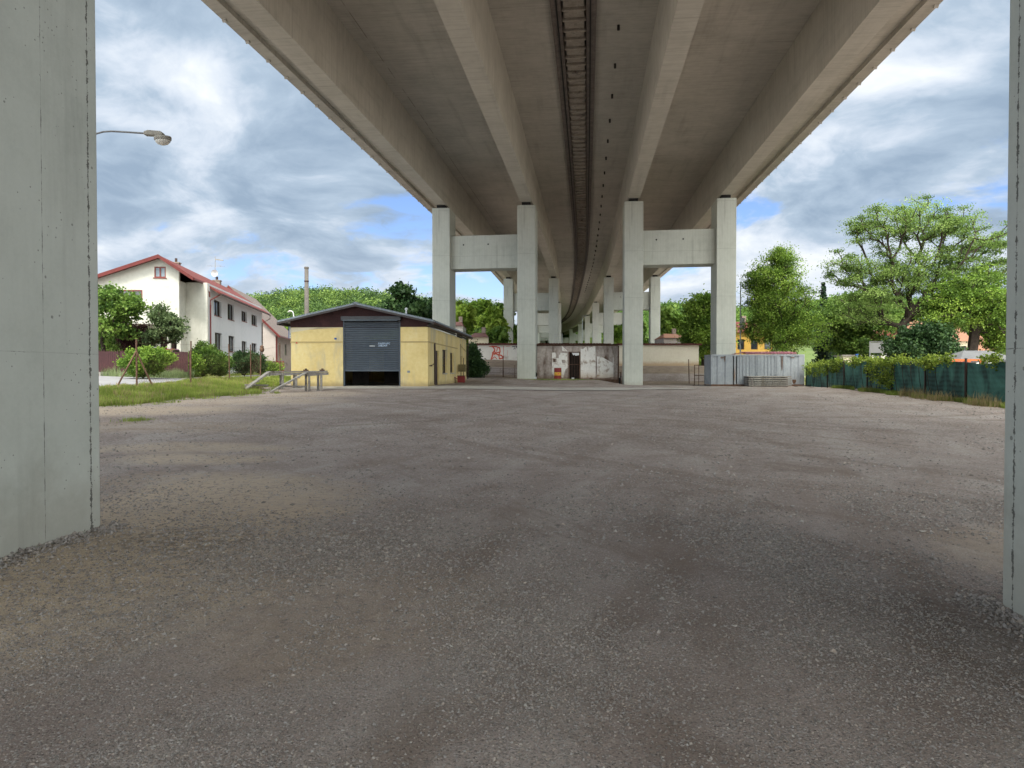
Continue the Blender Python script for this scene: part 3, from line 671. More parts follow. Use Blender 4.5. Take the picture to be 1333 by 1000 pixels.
M_grytent = surf('grey_tarpaulin', (0.10, 0.105, 0.115), (0.15, 0.155, 0.165), s1=1, s2=6)
M_bark = surf('bark', (0.025, 0.018, 0.014), (0.042, 0.032, 0.025), (0.065, 0.052, 0.04), s1=4, s2=20, bump=0.8, bs=30)
M_blue = surf('blue_paint', (0.03, 0.10, 0.36), (0.04, 0.13, 0.42), bump=0)
M_yhouse = surf('bright_yellow_render', (0.38, 0.23, 0.045), (0.44, 0.28, 0.06), s1=1, s2=6)
M_beige = surf('beige_render', (0.60, 0.55, 0.40), (0.68, 0.62, 0.46), s1=1, s2=6)
M_signw = surf('sign_white', (0.62, 0.65, 0.68), (0.70, 0.72, 0.74), bump=0)
M_signb = surf('sign_blue', (0.06, 0.12, 0.30), (0.09, 0.16, 0.36), bump=0)
M_tref = surf('salmon_tiles', (0.34, 0.16, 0.105), (0.42, 0.22, 0.15), (0.32, 0.19, 0.135), s1=2, s2=9)
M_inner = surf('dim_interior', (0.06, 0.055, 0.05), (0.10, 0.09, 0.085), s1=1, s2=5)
# leaves
L_rob = foliage('robinia_leaves', (0.045, 0.085, 0.018), (0.125, 0.205, 0.045), (0.25, 0.35, 0.10), 0.4)
L_bright = foliage('bright_leaves', (0.040, 0.080, 0.012), (0.115, 0.205, 0.028), (0.25, 0.36, 0.06), 0.42)
L_dark = foliage('dark_leaves', (0.010, 0.028, 0.010), (0.028, 0.066, 0.020), (0.060, 0.115, 0.035), 0.25)
L_mid = foliage('mid_green_leaves', (0.030, 0.065, 0.012), (0.085, 0.160, 0.028), (0.18, 0.27, 0.055), 0.38)
L_olive = foliage('olive_leaves', (0.028, 0.048, 0.020), (0.070, 0.110, 0.042), (0.14, 0.19, 0.085), 0.3)
L_con = foliage('conifer_needles', (0.008, 0.022, 0.012), (0.018, 0.042, 0.022), (0.035, 0.07, 0.034), 0.1)
L_plum = foliage('purple_leaves', (0.025, 0.010, 0.012), (0.055, 0.022, 0.022), (0.09, 0.05, 0.035), 0.25)
L_vine = foliage('yellow_green_vine_leaves', (0.05, 0.085, 0.013), (0.15, 0.215, 0.028), (0.29, 0.36, 0.055), 0.35)
L_forest = foliage('forest_leaves', (0.018, 0.042, 0.012), (0.066, 0.122, 0.026), (0.175, 0.25, 0.050), 0.25)
L_vtree = foliage('yellow_green_leaves', (0.06, 0.10, 0.014), (0.16, 0.25, 0.03), (0.30, 0.40, 0.07), 0.45)
L_grass = foliage('grass_blades', (0.10, 0.14, 0.03), (0.22, 0.28, 0.055), (0.38, 0.42, 0.13), 0.45)
L_dry = foliage('dry_grass_blades', (0.16, 0.13, 0.06), (0.27, 0.22, 0.11), (0.38, 0.32, 0.18), 0.3)
L_pale = foliage('pale_tall_grass', (0.10, 0.15, 0.065), (0.20, 0.26, 0.12), (0.33, 0.38, 0.22), 0.35)

# ------------------------------------------------------------------ the yellow garage
TG = -math.radians(3.7)
FG = Frame(557, 42.0, 0.70, TG)
gar = thing('garage_building', 'low yellow garage with dark maroon gable and a half-raised blue-grey roller shutter', 'garage', FG.o, TG)
WT = FG.z_at(425.6, 0, 0); GW = 8.27; GL = 17.6
da, db = FG.u_at(446.5, 0), FG.u_at(521.5, 0); dtop = FG.z_at(418, -3, 0)
mb = MB().wall(-GW, 0, -0.4, WT, 0, 0.35, [(da, db, -0.02, 9)]) if False else MB()
MB().box(-GW, da, 0, 0.35, -0.4, WT).build('front_wall', M_yel, gar); MB().box(db, 0, 0, 0.35, -0.4, WT).build('front_wall', M_yel, gar)
# side wall with openings; built along x then turned
def side_openings(F_, u, L):
    return [(F_.v_at(a, u), F_.v_at(b, u), F_.z_at(y1, u, F_.v_at((a+b)/2, u)), F_.z_at(y0, u, F_.v_at((a+b)/2, u))) for (a, b, y0, y1) in L]
so = side_openings(FG, 0, [(566.2, 571.4, 456.5, 503.6), (575.9, 581.5, 455.3, 485.8), (586, 590.3, 459.3, 485.3), (599.3, 602.3, 463.5, 491.5)])
so[0] = (so[0][0], so[0][1], 0.0, so[0][3]); so[3] = (so[3][0], so[3][1], 0.0, so[3][3])
mb = MB().wall(0.35, GL, -0.4, WT, 0.0, 0.3, so)      # local x = depth, y -> -u
mb.v = [(-y, x, z) for x, y, z in mb.v]; mb.build('side_wall', M_yel, gar)
MB().box(-GW, -0.35, GL-0.3, GL, -0.4, WT).box(-GW, -GW+0.3, 0.36, GL-0.3, -0.4, WT).build('rear_wall', M_yel, gar)
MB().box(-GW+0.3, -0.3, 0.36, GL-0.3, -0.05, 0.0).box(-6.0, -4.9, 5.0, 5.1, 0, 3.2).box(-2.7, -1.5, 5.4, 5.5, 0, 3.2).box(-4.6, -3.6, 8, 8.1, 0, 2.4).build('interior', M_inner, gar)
# horizontal render bands and a paler beige wedge with a diagonal lower edge
mb = MB(); zb = FG.z_at(444.6, 0, 0)
mb.box(-GW-0.025, da-0.02, -0.025, -0.001, zb-0.06, zb+0.02).box(db+0.02, 0.024, -0.025, -0.001, zb-0.06, zb+0.02).box(0.001, 0.025, 0.0, so[2][1]+2, zb-0.06, zb+0.02)
mb.build('render_band', surf('band_render', (0.42, 0.32, 0.14), (0.50, 0.38, 0.18)), gar)
MB().prism([(-GW+0.01, WT-0.02), (-GW+0.01, zb+0.55), (-7.2, zb+0.72), (-6.2, zb+0.92), (da-0.05, zb+1.28), (da-0.05, WT-0.02)], -0.005, -0.001).build('pale_wedge', M_cream2, gar)
MB().box(da, db, 0.05, 0.32, WT-0.0, WT+0.01).build('lintel', M_brown, gar)
# gable boards and roof
za = FG.z_at(394.3, -4.2, -0.3); ze = FG.z_at(416.8, 0.3, -0.3); ul, ur, ua = -8.92, 0.40, -4.22
def roofz(u): return ze+(za-ze)*(1-abs(u-ua)/(ur-ua if u > ua else ua-ul))
poly = [(-GW-0.02, WT+0.001), (da, WT+0.001), (da, dtop+0.45), (db, dtop+0.45), (db, WT+0.001), (0.02, WT+0.001), (0.02, roofz(0.02)-0.17), (ua, za-0.17), (-GW-0.02, roofz(-GW)-0.17)]
mb = MB()
mb.prism([(-GW-0.02, WT+0.001), (da-.001, WT+0.001), (da-.001, roofz(da)-.15), (-GW-0.02, roofz(-GW)-0.15)], -0.02, 0.2)
mb.prism([(db+.001, WT+0.001), (0.02, WT+0.001), (0.02, roofz(0.02)-0.15), (db+.001, roofz(db)-0.15)], -0.02, 0.2)
mb.prism([(da, dtop+0.28), (db, dtop+0.28), (db, roofz(db)-0.15), (ua, za-0.15), (da, roofz(da)-0.15)], -0.02, 0.2)
for k in range(1, 45):
    u = -GW+k*0.2
    if u > 0: break
    z0 = WT if not (da < u < db) else dtop+0.28
    mb.box(u-0.012, u+0.012, -0.028, -0.019, z0+0.02, roofz(u)-0.17)
mb.build('gable_boards', M_gable, gar)
mb = MB()
V0, V1 = -0.45, GL+0.4
for (a, b) in ((ul, ua), (ua, ur)):
    mb.prism([(a, roofz(a)-0.10), (b, roofz(b)-0.10), (b, roofz(b)), (a, roofz(a))], V0, V1)
for k in range(60):                                       # corrugation ribs on the sheet
    u = ul+0.1+k*0.17
    if u > ur: break
    mb.prism([(u-0.03, roofz(u)+0.0), (u+0.03, roofz(u)+0.0), (u, roofz(u)+0.028)], V0-0.02, V1)
mb.build('roof', M_roofm, gar)
mb = MB()
mb.prism([(ul-0.02, roofz(ul)-0.22), (ua, za-0.22), (ur+0.02, roofz(ur)-0.22), (ur+0.02, roofz(ur)-0.102), (ua, za-0.102), (ul-0.02, roofz(ul)-0.102)][::-1], V0-0.03, V0)
mb.box(ur-0.12, ur+0.02, V0+0.01, V1, roofz(ur)-0.26, roofz(ur)-0.104); mb.box(ul-0.02, ul+0.10, V0+0.01, V1, roofz(ul)-0.26, roofz(ul)-0.104)
mb.box(0.03, ur-0.13, V0+.02, V1-.02, WT+0.06, WT+0.09)
mb.build('bargeboard', surf('dark_fascia', (0.05, 0.045, 0.045), (0.08, 0.07, 0.07)), gar)
MB().tube([(ur+0.08, V0, roofz(ur)-0.18), (ur+0.08, V1, roofz(ur)-0.2)], 0.07, 8).tube([(ur+0.08, V1-0.1, roofz(ur)-0.18), (0.1, V1-0.1, WT-0.4), (0.1, V1-0.1, 0.1)], 0.045, 8).build('gutter', M_brown, gar)
MB().prism([(ua-0.18, za-0.02), (ua, za+0.06), (ua+0.18, za-0.02)], V0-0.03, V1).build('ridge_cap', M_roofm, gar)
for (px, py0, D) in ((441, 394, 50), (529, 404, 46)):
    u, v = FG.u_at(px, D-42), D-42.0; zr = roofz(u); MB().tube([(u, v, zr-0.1), (u, v, zr+0.42)], 0.055, 10).lathe([(0.10, 0), (0.10, 0.08), (0.02, 0.14)], (u, v, zr+0.42), 10).build('vent_pipe', M_signw, gar)
# roller shutter
zs0 = FG.z_at(481.5, -3.5, 0.1)
mb = MB(); z = zs0
nsl = 26; hh = (dtop-0.05-zs0)/nsl
for k in range(nsl):
    z0 = zs0+k*hh
    mb.prism([(0.12, z0), (0.085, z0+hh*0.15), (0.08, z0+hh*0.7), (0.12, z0+hh*0.95), (0.16, z0+hh*0.95), (0.16, z0)], da+0.09, db-0.09, 'x')
mb.box(da+0.09, db-0.09, 0.07, 0.17, zs0-0.09, zs0-0.002)
sh = mb.build('roller_shutter', M_shut, gar)
MB().box(da+0.003, da+0.088, 0.03, 0.2, 0, dtop+0.0).build('shutter_rail', M_shut, gar); MB().box(db-0.088, db-0.003, 0.03, 0.2, 0, dtop+0.0).build('shutter_rail', M_shut, gar)
MB().box(da-0.05, db+0.05, -0.25, 0.19, dtop+0.01, dtop+0.27).build('shutter_box', surf('shutter_box_paint', (0.035, 0.038, 0.045), (0.055, 0.058, 0.065), rough=0.4), gar, bevel=0.02)
MB().tube([(da+0.1, -0.27, dtop+0.02), (db-0.1, -0.27, dtop+0.02)], 0.045, 8).build('shutter_roller', M_shut, gar)
mb = MB()                                                   # faded two-line lettering, too worn to read
r0 = np.random.default_rng(3); xx0, xx1 = FG.u_at(492.5, 0), FG.u_at(509.5, 0)
for row, (yy, e) in enumerate(((447.2, xx1), (449.9, xx1-0.22))):
    x = xx0
    while x < e-0.08:
        wv_ = 0.06+0.03*r0.random(); zc = FG.z_at(yy, 0, 0)
        st = [[(0, 0), (0, 1), (0.9, 0.9), (0.9, 0.5), (0, 0.5)], [(0, 0), (0.45, 1), (0.9, 0)], [(0.9, 1), (0, 1), (0, 0), (0.9, 0)], [(0, 0), (0, 1), (0.9, 0), (0.9, 1)], [(0, 1), (0.45, 0), (0.9, 1)]][int(r0.integers(5))]
        mb.ribbon([(x+p[0]*wv_, zc-0.045+p[1]*0.10) for p in st], 0.022, 0.078); x += wv_+0.03
mb.build('faded_lettering', surf('pale_blue_lettering', (0.34, 0.46, 0.62), (0.46, 0.56, 0.70), bump=0), sh)
hx = FG.u_at(484.5, 0); MB().box(hx-0.16, hx+0.16, 0.03, 0.078, FG.z_at(450.3, 0, 0)-0.02, FG.z_at(450.3, 0, 0)+0.02).build('handle', M_signw, sh)
# side openings
def opening(kind, o4, u=0.0, dep=0.14, bars=2, mat=None, par=gar):
    a, b, z0, z1 = o4; f = MB(); t = 0.07
    f.box(u-dep-0.05, u-dep+0.03, a, a+t, z0, z1).box(u-dep-0.05, u-dep+0.03, b-t, b, z0, z1).box(u-dep-0.05, u-dep+0.03, a+t, b-t, z1-t, z1).box(u-dep-0.05, u-dep+0.03, a+t, b-t, z0, z0+t)
    for k in range(bars):
        zc = z0+(z1-z0)*(k+1)/(bars+1); f.box(u-dep-0.04, u-dep+0.02, a+t, b-t, zc-0.02, zc+0.02)
    fo = f.build(kind, mat or M_brown, par)
    MB().box(u-dep-0.06, u-dep-0.02, a+0.02, b-0.02, z0+0.02, z1-0.02).build('pane', M_glass, fo)
    return fo
opening('window', so[1]); opening('window', so[2])
for q in (so[0], so[3]):
    d = MB().box(-0.22, -0.10, q[0], q[1], 0.02, q[3]).box(-0.10, -0.08, q[0]+0.15, q[1]-0.15, 0.2, q[3]*0.45).box(-0.10, -0.08, q[0]+0.15, q[1]-0.15, q[3]*0.52, q[3]-0.15).build('door', M_brown, gar)
    MB().tube([(-0.06, q[0]+0.1, 1.05), (-0.03, q[0]+0.1, 1.05), (-0.03, q[0]+0.22, 1.05)], 0.012, 6).build('handle', M_steel, d)
MB().box(0.002, 0.06, so[0][0]-0.35, so[0][0]-0.05, 0.1, FG.z_at(446.5, 0, so[0][0])).build('door_post', M_brown, gar)
for q in (so[1], so[2]): MB().box(0.002, 0.05, q[0]-0.05, q[1]+0.05, q[2]-0.08, q[2]-0.01).build('sill', M_conc, gar)
# wall details
for (px, py, s_, m_) in ((437, 441, 0.07, M_blue), (386.5, 446.5, 0.05, M_redp), (532, 484, 0.08, M_cont)):
    u = FG.u_at(px, 0); z = FG.z_at(py, u, 0); MB().box(u-s_, u+s_, -0.03, -0.002, z-s_*0.8, z+s_*0.8).build('wall_plate', m_, gar, bevel=0.01)
MB().tube([(0.0, 5.2, 1.35), (0.14, 5.2, 1.38), (0.14, 5.7, 1.36), (0.05, 5.9, 1.3)], 0.035, 6).build('pipe_bracket', M_rust, gar) if False else None
u0 = 0.03
MB().tube([(u0, 0.8, 1.28), (u0+0.12, 0.8, 1.30), (u0+0.14, 1.0, 1.36)], 0.03, 6).box(0.002, 0.06, 0.5, 1.1, 1.22, 1.28).build('tap', M_rust, gar)
mb = MB().tube([(0.04, GL-3.6, zb+0.4), (0.04, GL-3.6, 0.2)], 0.03, 6).tube([(0.04, GL-3.6, zb+0.25), (0.04, GL-0.6, zb-0.1)], 0.02, 6); mb.build('cable_conduit', surf('conduit_ochre', (0.32, 0.24, 0.12), (0.38, 0.29, 0.15)), gar)
# electricity cabinet and red box standing by the far end of the wall
v = FG.v_at(601, 0.35); c = FG.world(0.4, v); gz_ = g1(*c)
t = thing('meter_cabinet', 'olive metal meter cabinet on a post beside the far end of the garage', 'cabinet', (c[0], c[1], gz_), TG)
MB().box(-0.3, 0.25, -0.15, 0.15, ZZ(484, c[1])-gz_, ZZ(474.5, c[1])-gz_).build('cabinet_body', surf('olive_paint', (0.12, 0.10, 0.05), (0.17, 0.14, 0.07)), t, bevel=0.02)
MB().tube([(0.1, 0, 0), (0.1, 0, ZZ(466, c[1])-gz_)], 0.03, 6).build('post', M_rust, t)
c = FG.world(0.5, v-1.2); gz_ = g1(*c)
t = thing('tool_crate', 'dark red metal crate on the ground beside the far end of the garage', 'crate', (c[0], c[1], gz_), TG)
MB().box(-0.28, 0.25, -0.25, 0.25, 0.04, 0.52).build('crate_body', M_redd, t, bevel=0.02)
MB().box(-0.30, 0.27, -0.27, 0.27, 0.525, 0.56).build('lid', M_rust, t)
MB().bar((-0.28, -0.2, 0.3), (-0.62, -0.3, 0.5), 0.05).build('pull_handle', M_redd, t)
# sign hung on the garage's left flank
sg = thing('company_sign', 'white sign board with red mark and blue lines at the left edge of the garage', 'sign', (0, 0, 0), 0)
c = FG.world(-GW-0.28, 1.0); sg.location = (c[0], c[1], 0.70); sg.rotation_euler.z = TG
z0, z1 = ZZ(440, c[1])-0.7, ZZ(425, c[1])-0.7
MB().box(-0.22, 0.24, 0, 0.06, z0, z1).build('board', M_signw, sg, bevel=0.01)
MB().box(-0.25, -0.20, -0.01, 0.07, z0-0.02, z1+0.02).build('frame', M_signb, sg)
MB().ribbon([(0.02, z1-0.38), (0.16, z1-0.12), (0.22, z1-0.12), (0.22, z1-0.38)], 0.05, -0.002).ribbon([(0.06, z1-0.28), (0.22, z1-0.28)], 0.05, -0.003).build('red_mark', M_redp, sg)
MB().ribbon([(-0.16, z1-0.47), (0.2, z1-0.47)], 0.05, -0.002).ribbon([(-0.16, z1-0.60), (0.2, z1-0.60)], 0.03, -0.002).build('blue_line', M_signb, sg)
MB().box(0.2, 0.285, 0.01, 0.05, z0+0.1, z0+0.16).box(0.2, 0.285, 0.01, 0.05, z1-0.16, z1-0.1).build('bracket', M_steel, sg)

# ------------------------------------------------------------------ houses on the left
TH = math.radians(8.7)
FH = Frame(234, 56.0, 1.35, TH)
hs = thing('white_house', 'long two-storey white house with bright red roof behind the maroon fence', 'house', FH.o, TH)
ez = FH.z_at(361, 0.9, -0.5); az = FH.z_at(332, -1.6, -0.5); ua = FH.u_at(208, -0.5); ue = FH.u_at(252.5, -0.5)
HL = 24.4; UL = -12.0; sl_l = 0.37; sl_r = (az-ez)/(ue-ua)
def hz_(u): return az-(u-ua)*sl_r if u > ua else az-(ua-u)*sl_l
th_ = 0.16
# front block (gable wall) with windows, upper storey overhanging the entrance
wz = lambda y: FH.z_at(y, -3, 0); wu = lambda x: FH.u_at(x, 0)
holes = [(wu(202), wu(217), wz(361), wz(346.6)), (wu(147), wu(186.5), wz(400.5), wz(377.5))]
zo = wz(421.5)
mb = MB().wall(UL, 0, zo, ez-0.35, 0, 0.3, [holes[1]])
low = hz_(UL)-th_-0.1
zg = ez-0.35
h0 = holes[0]
def gseg(a, b, z0=zg, z1=None):
    pts = [(a, z0), (b, z0), (b, z1 if z1 else hz_(b)-th_)]
    if not z1 and a < ua < b: pts.append((ua, az-th_))
    pts.append((a, z1 if z1 else hz_(a)-th_)); mb.prism(pts, 0, 0.3)
zl_u = ua-(az-th_-zg-0.02)/sl_l
gseg(max(UL, zl_u), h0[0]); gseg(h0[1], 0.0)
if h0[2] > zg: gseg(h0[0], h0[1], zg, h0[2])
gseg(h0[0], h0[1], h0[3])
mb.build('gable_wall', M_white, hs)
mb = MB().box(UL, -1.6, 1.4, 1.7, -1.6, zo-0.02).box(-0.3, 0, 0.31, 3.0, -1.6, ez-0.2).box(-1.0, -0.75, 0.3, 0.5, -1.6, zo-0.01).box(UL, -0.01, 0.31, 1.8, zo+0.01, zo+0.2)
mb.build('recessed_wall', M_white, hs)
MB().box(-1.55, -0.8, 1.45, 1.55, -0.4, zo-0.3).build('entrance_door', M_brown, hs)
MB().box(-8.0, -3.5, 1.36, 1.399, 0.6, zo-0.2).build('patio_window', M_brown, hs)
# side: pier 0..1.6 then the long wall
zt = ez-0.12
pu = 1.62
MB().box(0.001, pu, 1.9, 2.2, -1.6, zt+0.0).build('pier_wall', M_white, hs)
UP = [(279.4, 288.6, 391.2, 411.5), (297, 305.2, 396, 416.5), (315, 321.8, 405.3, 418.6), (328, 334.8, 410, 423.5)]
LO = [(280.2, 289, 433.4, 455.6), (298, 305.6, 437.4, 458), (315, 321.4, 444.3, 458.2), (327.9, 334.4, 447, 460.2)]
ops = side_openings(FH, pu, UP+LO); ops = [(a, b, max(c, -1.2), d) for a, b, c, d in ops]
mb = MB().wall(2.2, HL, -1.6, zt, 0, 0.35, ops); mb.v = [(pu-y, x, z) for x, y, z in mb.v]; mb.build('street_wall', M_white2, hs)
for q in ops:
    a, b, z0, z1 = q; f = MB(); t = 0.07
    f.box(pu-0.24, pu-0.15, a, a+t, z0, z1).box(pu-0.24, pu-0.15, b-t, b, z0, z1).box(pu-0.24, pu-0.15, a+t, b-t, z1-t, z1).box(pu-0.24, pu-0.15, a+t, b-t, z0, z0+t).box(pu-0.24, pu-0.15, (a+b)/2-0.04, (a+b)/2+0.04, z0+t, z1-t)
    fo = f.build('window', M_brown, hs)
    MB().box(pu-0.23, pu-0.20, a+0.02, b-0.02, z0+0.02, z1-0.02).build('pane', M_glass, fo)
    MB().box(pu-0.15, pu+0.05, a-0.02, b+0.02, z0-0.06, z0-0.003).build('sill', M_redj, fo)
for q in holes:
    a, b, z0, z1 = q; f = MB(); t = 0.09
    f.box(a-0.06, a+t, 0.02, 0.12, z0, z1).box(b-t, b+0.06, 0.02, 0.12, z0, z1).box(a+t, b-t, 0.02, 0.12, z1-t, z1).box(a+t, b-t, 0.02, 0.12, z0, z0+t)
    for k in range(1, 2 if b-a < 1.5 else 3): xm = a+(b-a)*k/(2 if b-a < 1.5 else 3); f.box(xm-0.05, xm+0.05, 0.02, 0.12, z0+t, z1-t)
    f.box(a-0.08, b+0.08, -0.06, 0.12, z0-0.07, z0-0.002)
    fo = f.build('window', M_redj, hs)
    MB().box(a, b, 0.08, 0.10, z0, z1).build('pane', surf('sky_glass', (0.16, 0.22, 0.28), (0.26, 0.32, 0.38), rough=0.1, bump=0) if b-a < 1.5 else M_glass, fo)
MB().box(UL, UL+.3, 0.31, HL, -1.6, low).box(UL, pu, HL-0.02, HL+0.25, -1.6, zt).build('back_wall', M_white, hs)
mb = MB()
ue2 = ue+1.25                                              # the eave steps out along the street
for (a, b, v0, v1) in ((UL-0.6, ua, -0.6, HL+0.4), (ua, ue, -0.6, 2.6), (ua, ue2, 2.6, HL+0.4)):
    mb.prism([(a, hz_(a)-th_), (b, hz_(b)-th_), (b, hz_(b)), (a, hz_(a))], v0, v1)
rf = mb.build('roof', M_redtile, hs)
MB().prism([(UL-0.62, hz_(UL-0.62)-0.24), (ua, az-0.24), (ue+0.02, hz_(ue+0.02)-0.24), (ue+0.02, hz_(ue+0.02)+0.03), (ua, az+0.04), (UL-0.62, hz_(UL-0.62)+0.03)][::-1], -0.66, -0.602).build('bargeboard', M_wred, hs)
for (px, py0, D, s_) in ((230.5, 343, 64, 0.30), (283.5, 366, 74, 0.34)):
    v = (D-56)/0.988; u = FH.u_at(px, v); zt_ = FH.z_at(py0, u, v)
    ch = MB().box(u-s_, u+s_, v-s_, v+s_, hz_(u)-0.5, zt_).box(u-s_-0.06, u+s_+0.06, v-s_-0.06, v+s_+0.06, zt_, zt_+0.08).build('chimney', M_brick, hs)
    MB().tube([(u, v, zt_+0.08), (u, v, zt_+0.45)], 0.11, 8).build('chimney_pot', M_brown, ch)
    if px > 250:
        MB().tube([(u-0.1, v-0.3, zt_), (u-0.1, v-0.3, zt_+2.5)], 0.025, 6).bar((u-0.9, v-0.3, zt_+1.5), (u+0.9, v-0.3, zt_+1.5), 0.02).bar((u-0.1, v-0.3, zt_+2.2), (u+0.7, v-0.3, zt_+2.1), 0.08, 0.1)\
            .bar((u-0.5, v-0.5, zt_+1.5), (u-0.5, v-0.1, zt_+1.5), 0.02).bar((u+0.4, v-0.55, zt_+1.5), (u+0.4, v-0.05, zt_+1.5), 0.02).build('aerial', M_lampg, hs)
        d = MB().lathe([(0.02, 0.0), (0.2, 0.03), (0.33, 0.10), (0.35, 0.13), (0.30, 0.11), (0.02, 0.03)], n=16); d.v = [(u-0.1+x, v-0.45-z, zt_+0.75+y) for x, y, z in d.v]; d.build('satellite_dish', M_steel, hs)
# gutters and downpipes
mb = MB(); zz1 = hz_(ue)-0.14; zz2 = hz_(ue2)-0.14
mb.tube([(ue+0.05, -0.5, zz1), (ue+0.05, 2.5, zz1)], 0.07, 8)
mb.tube([(ue+0.05, 2.0, zz1), (pu+0.06, 2.35, zz1-0.75), (pu+0.06, 2.4, zz1-1.1)], 0.05, 8)
mb.tube([(ue2-0.1, 3.0, zz2), (pu+0.10, 2.5, zz2-0.5), (pu+0.10, 2.45, zz2-0.95), (pu+0.10, 2.42, -0.5)], 0.055, 8)
mb.build('downpipe', M_wred, hs)
MB().tube([(ue2+0.05, 2.6, zz2), (ue2+0.05, HL+0.4, zz2)], 0.07, 8).tube([(ue2+0.05, HL+0.3, zz2-0.05), (ue2+0.03, HL+0.3, zz2-0.4), (pu+0.1, HL-0.2, zz2-0.95), (pu+0.1, HL-0.2, -0.6)], 0.055, 8).build('gutter', M_brown, hs)

FP = Frame(359, 90.0, 1.3, TH)
h2 = thing('terraced_house', 'dusky pink gabled house with red verge and brown stone flank beyond the white house', 'house', FP.o, TH)
zt = FP.z_at(434, 0, 0); ua2 = -5.6; za2 = zt+5.6*1.02
MB().prism([(-11.2, -1.5), (0, -1.5), (0, zt), (ua2, za2), (-11.2, zt)], 0, 0.3).build('gable_wall', M_pink, h2)
so2 = side_openings(FP, 0, [(363, 365.2, 449, 464), (371, 373.6, 448, 463), (369, 370.6, 472, 476), (373, 374.2, 472, 476)]); so2 = [(a, b, max(-1, c), d) for a, b, c, d in so2]
mb = MB().wall(0.31, 16, -1.5, zt, 0, 0.3, so2); mb.v = [(-y, x, z) for x, y, z in mb.v]; mb.build('stone_wall', M_stone, h2)
for q in so2: 
    fo = MB().box(-0.2, -0.12, q[0], q[1], q[2], q[3]).build('window', M_brown, h2)
    MB().box(-0.119, -0.11, q[0]+0.1, q[1]-0.1, q[2]+0.1, q[3]-0.1).build('pane', M_glass, fo)
mb = MB()
mb.prism([(ua2, za2), (0.5, zt-0.45), (0.5, zt-0.25), (ua2, za2+0.2)], -0.4, 16.4).prism([(-11.7, zt-0.45), (ua2, za2), (ua2, za2+0.2), (-11.7, zt-0.25)], -0.4, 16.4)
mb.build('roof', M_oldtile, h2)
MB().prism([(ua2, za2-0.1), (0.52, zt-0.6), (0.52, zt-0.25), (ua2, za2+0.24)], -0.46, -0.402).build('verge_board', M_wred, h2)
MB().tube([(0.1, 0.2, zt-0.4), (0.1, 0.2, -0.5)], 0.08, 8).tube([(0.55, -0.3, zt-0.4), (0.55, 16, zt-0.4)], 0.09, 8).build('downpipe', M_wred, h2)
# picket gate between the houses
c = W(350, 470, 82); t = thing('picket_fence', 'short red-brown picket fence with pale gate post beyond the hedge', 'fence', (c[0], c[1], g1(c[0], c[1])), TH)
mb = MB()
for k in range(12): mb.box(-0.2+k*0.16, -0.08+k*0.16, 0, 0.03, 0, 1.5)
mb.box(-0.2, 1.7, 0.03, 0.07, 0.3, 0.4).box(-0.2, 1.7, 0.03, 0.07, 1.1, 1.2); mb.build('pickets', M_redj, t)
MB().box(-0.75, -0.35, -0.1, 0.3, 0, 1.6).build('gate_post', M_slab, t, bevel=0.02); MB().box(-1.7, -0.8, 0, 0.05, 0.1, 1.5).build('gate', M_brown, t)

# maroon sheet fence in front of the garden
FF = Frame(100, 46.5, 1.2, math.radians(9))
t = thing('garden_fence', 'solid maroon board fence on a low concrete plinth in front of the white house', 'fence', FF.o, FF.th)
zf = FF.z_at(457.5, 3, 0); L = FF.u_at(247, 0)
for k, (a, b) in enumerate(zip(np.linspace(-6, L, 7)[:-1], np.linspace(-6, L, 7)[1:])):
    mb = MB(); x = a+0.06
    while x < b-0.1: mb.box(x, x+0.105, 0.012*(int(x*50) % 2), 0.04, 0.38, zf-0.01*(int(x*31) % 3)); x += 0.118
    mb.build('panel', M_fencem, t)
    MB().box(b-0.05, b+0.05, 0.045, 0.13, 0.2, zf+0.03).build('post', M_fencem, t)
mb = MB(); x = -6
while x < FF.u_at(160, 0): mb.bar((x, 0.02, zf-0.02), (x, 0.02, zf+0.10), 0.03); x += 0.16
mb.build('spikes', M_fencem, t)
MB().box(-6, FF.u_at(168, 0), -0.05, 0.25, -0.5, 0.36).build('plinth', M_slab, t)
# maroon car roof behind the fence
c = W(214, 458, 50.0); gzc = g1(c[0], c[1]); t = thing('parked_car', 'dark red car parked behind the maroon fence, only its roof showing', 'car', (c[0], c[1], gzc), math.radians(96))
zt_ = ZZ(454, 50)-gzc
body = MB().prism([(-2.1, 0.3), (-2.1, 0.85), (-1.3, 0.98), (-0.75, zt_-0.08), (-0.2, zt_), (0.7, zt_-0.02), (1.35, 1.05), (2.0, 0.95), (2.1, 0.3)], -0.8, 0.8).build('body', surf('car_paint', (0.16, 0.02, 0.03), (0.2, 0.03, 0.04), rough=0.25, bump=0, spec=0.7), t, bevel=0.08)
MB().prism([(-1.15, 1.0), (-0.7, zt_-0.13), (0.62, zt_-0.1), (1.15, 1.05)], -0.815, 0.815).build('side_glass', M_glass, t)
for sx in (-1.3, 1.3):
    for sy in (-0.78, 0.78):
        q = MB().lathe([(0.31, -0.1), (0.33, -0.06), (0.33, 0.06), (0.31, 0.1)], n=16); q.v = [(sx+x, sy+z, 0.33+y) for x, y, z in q.v]; q.build('wheel', M_black, t)

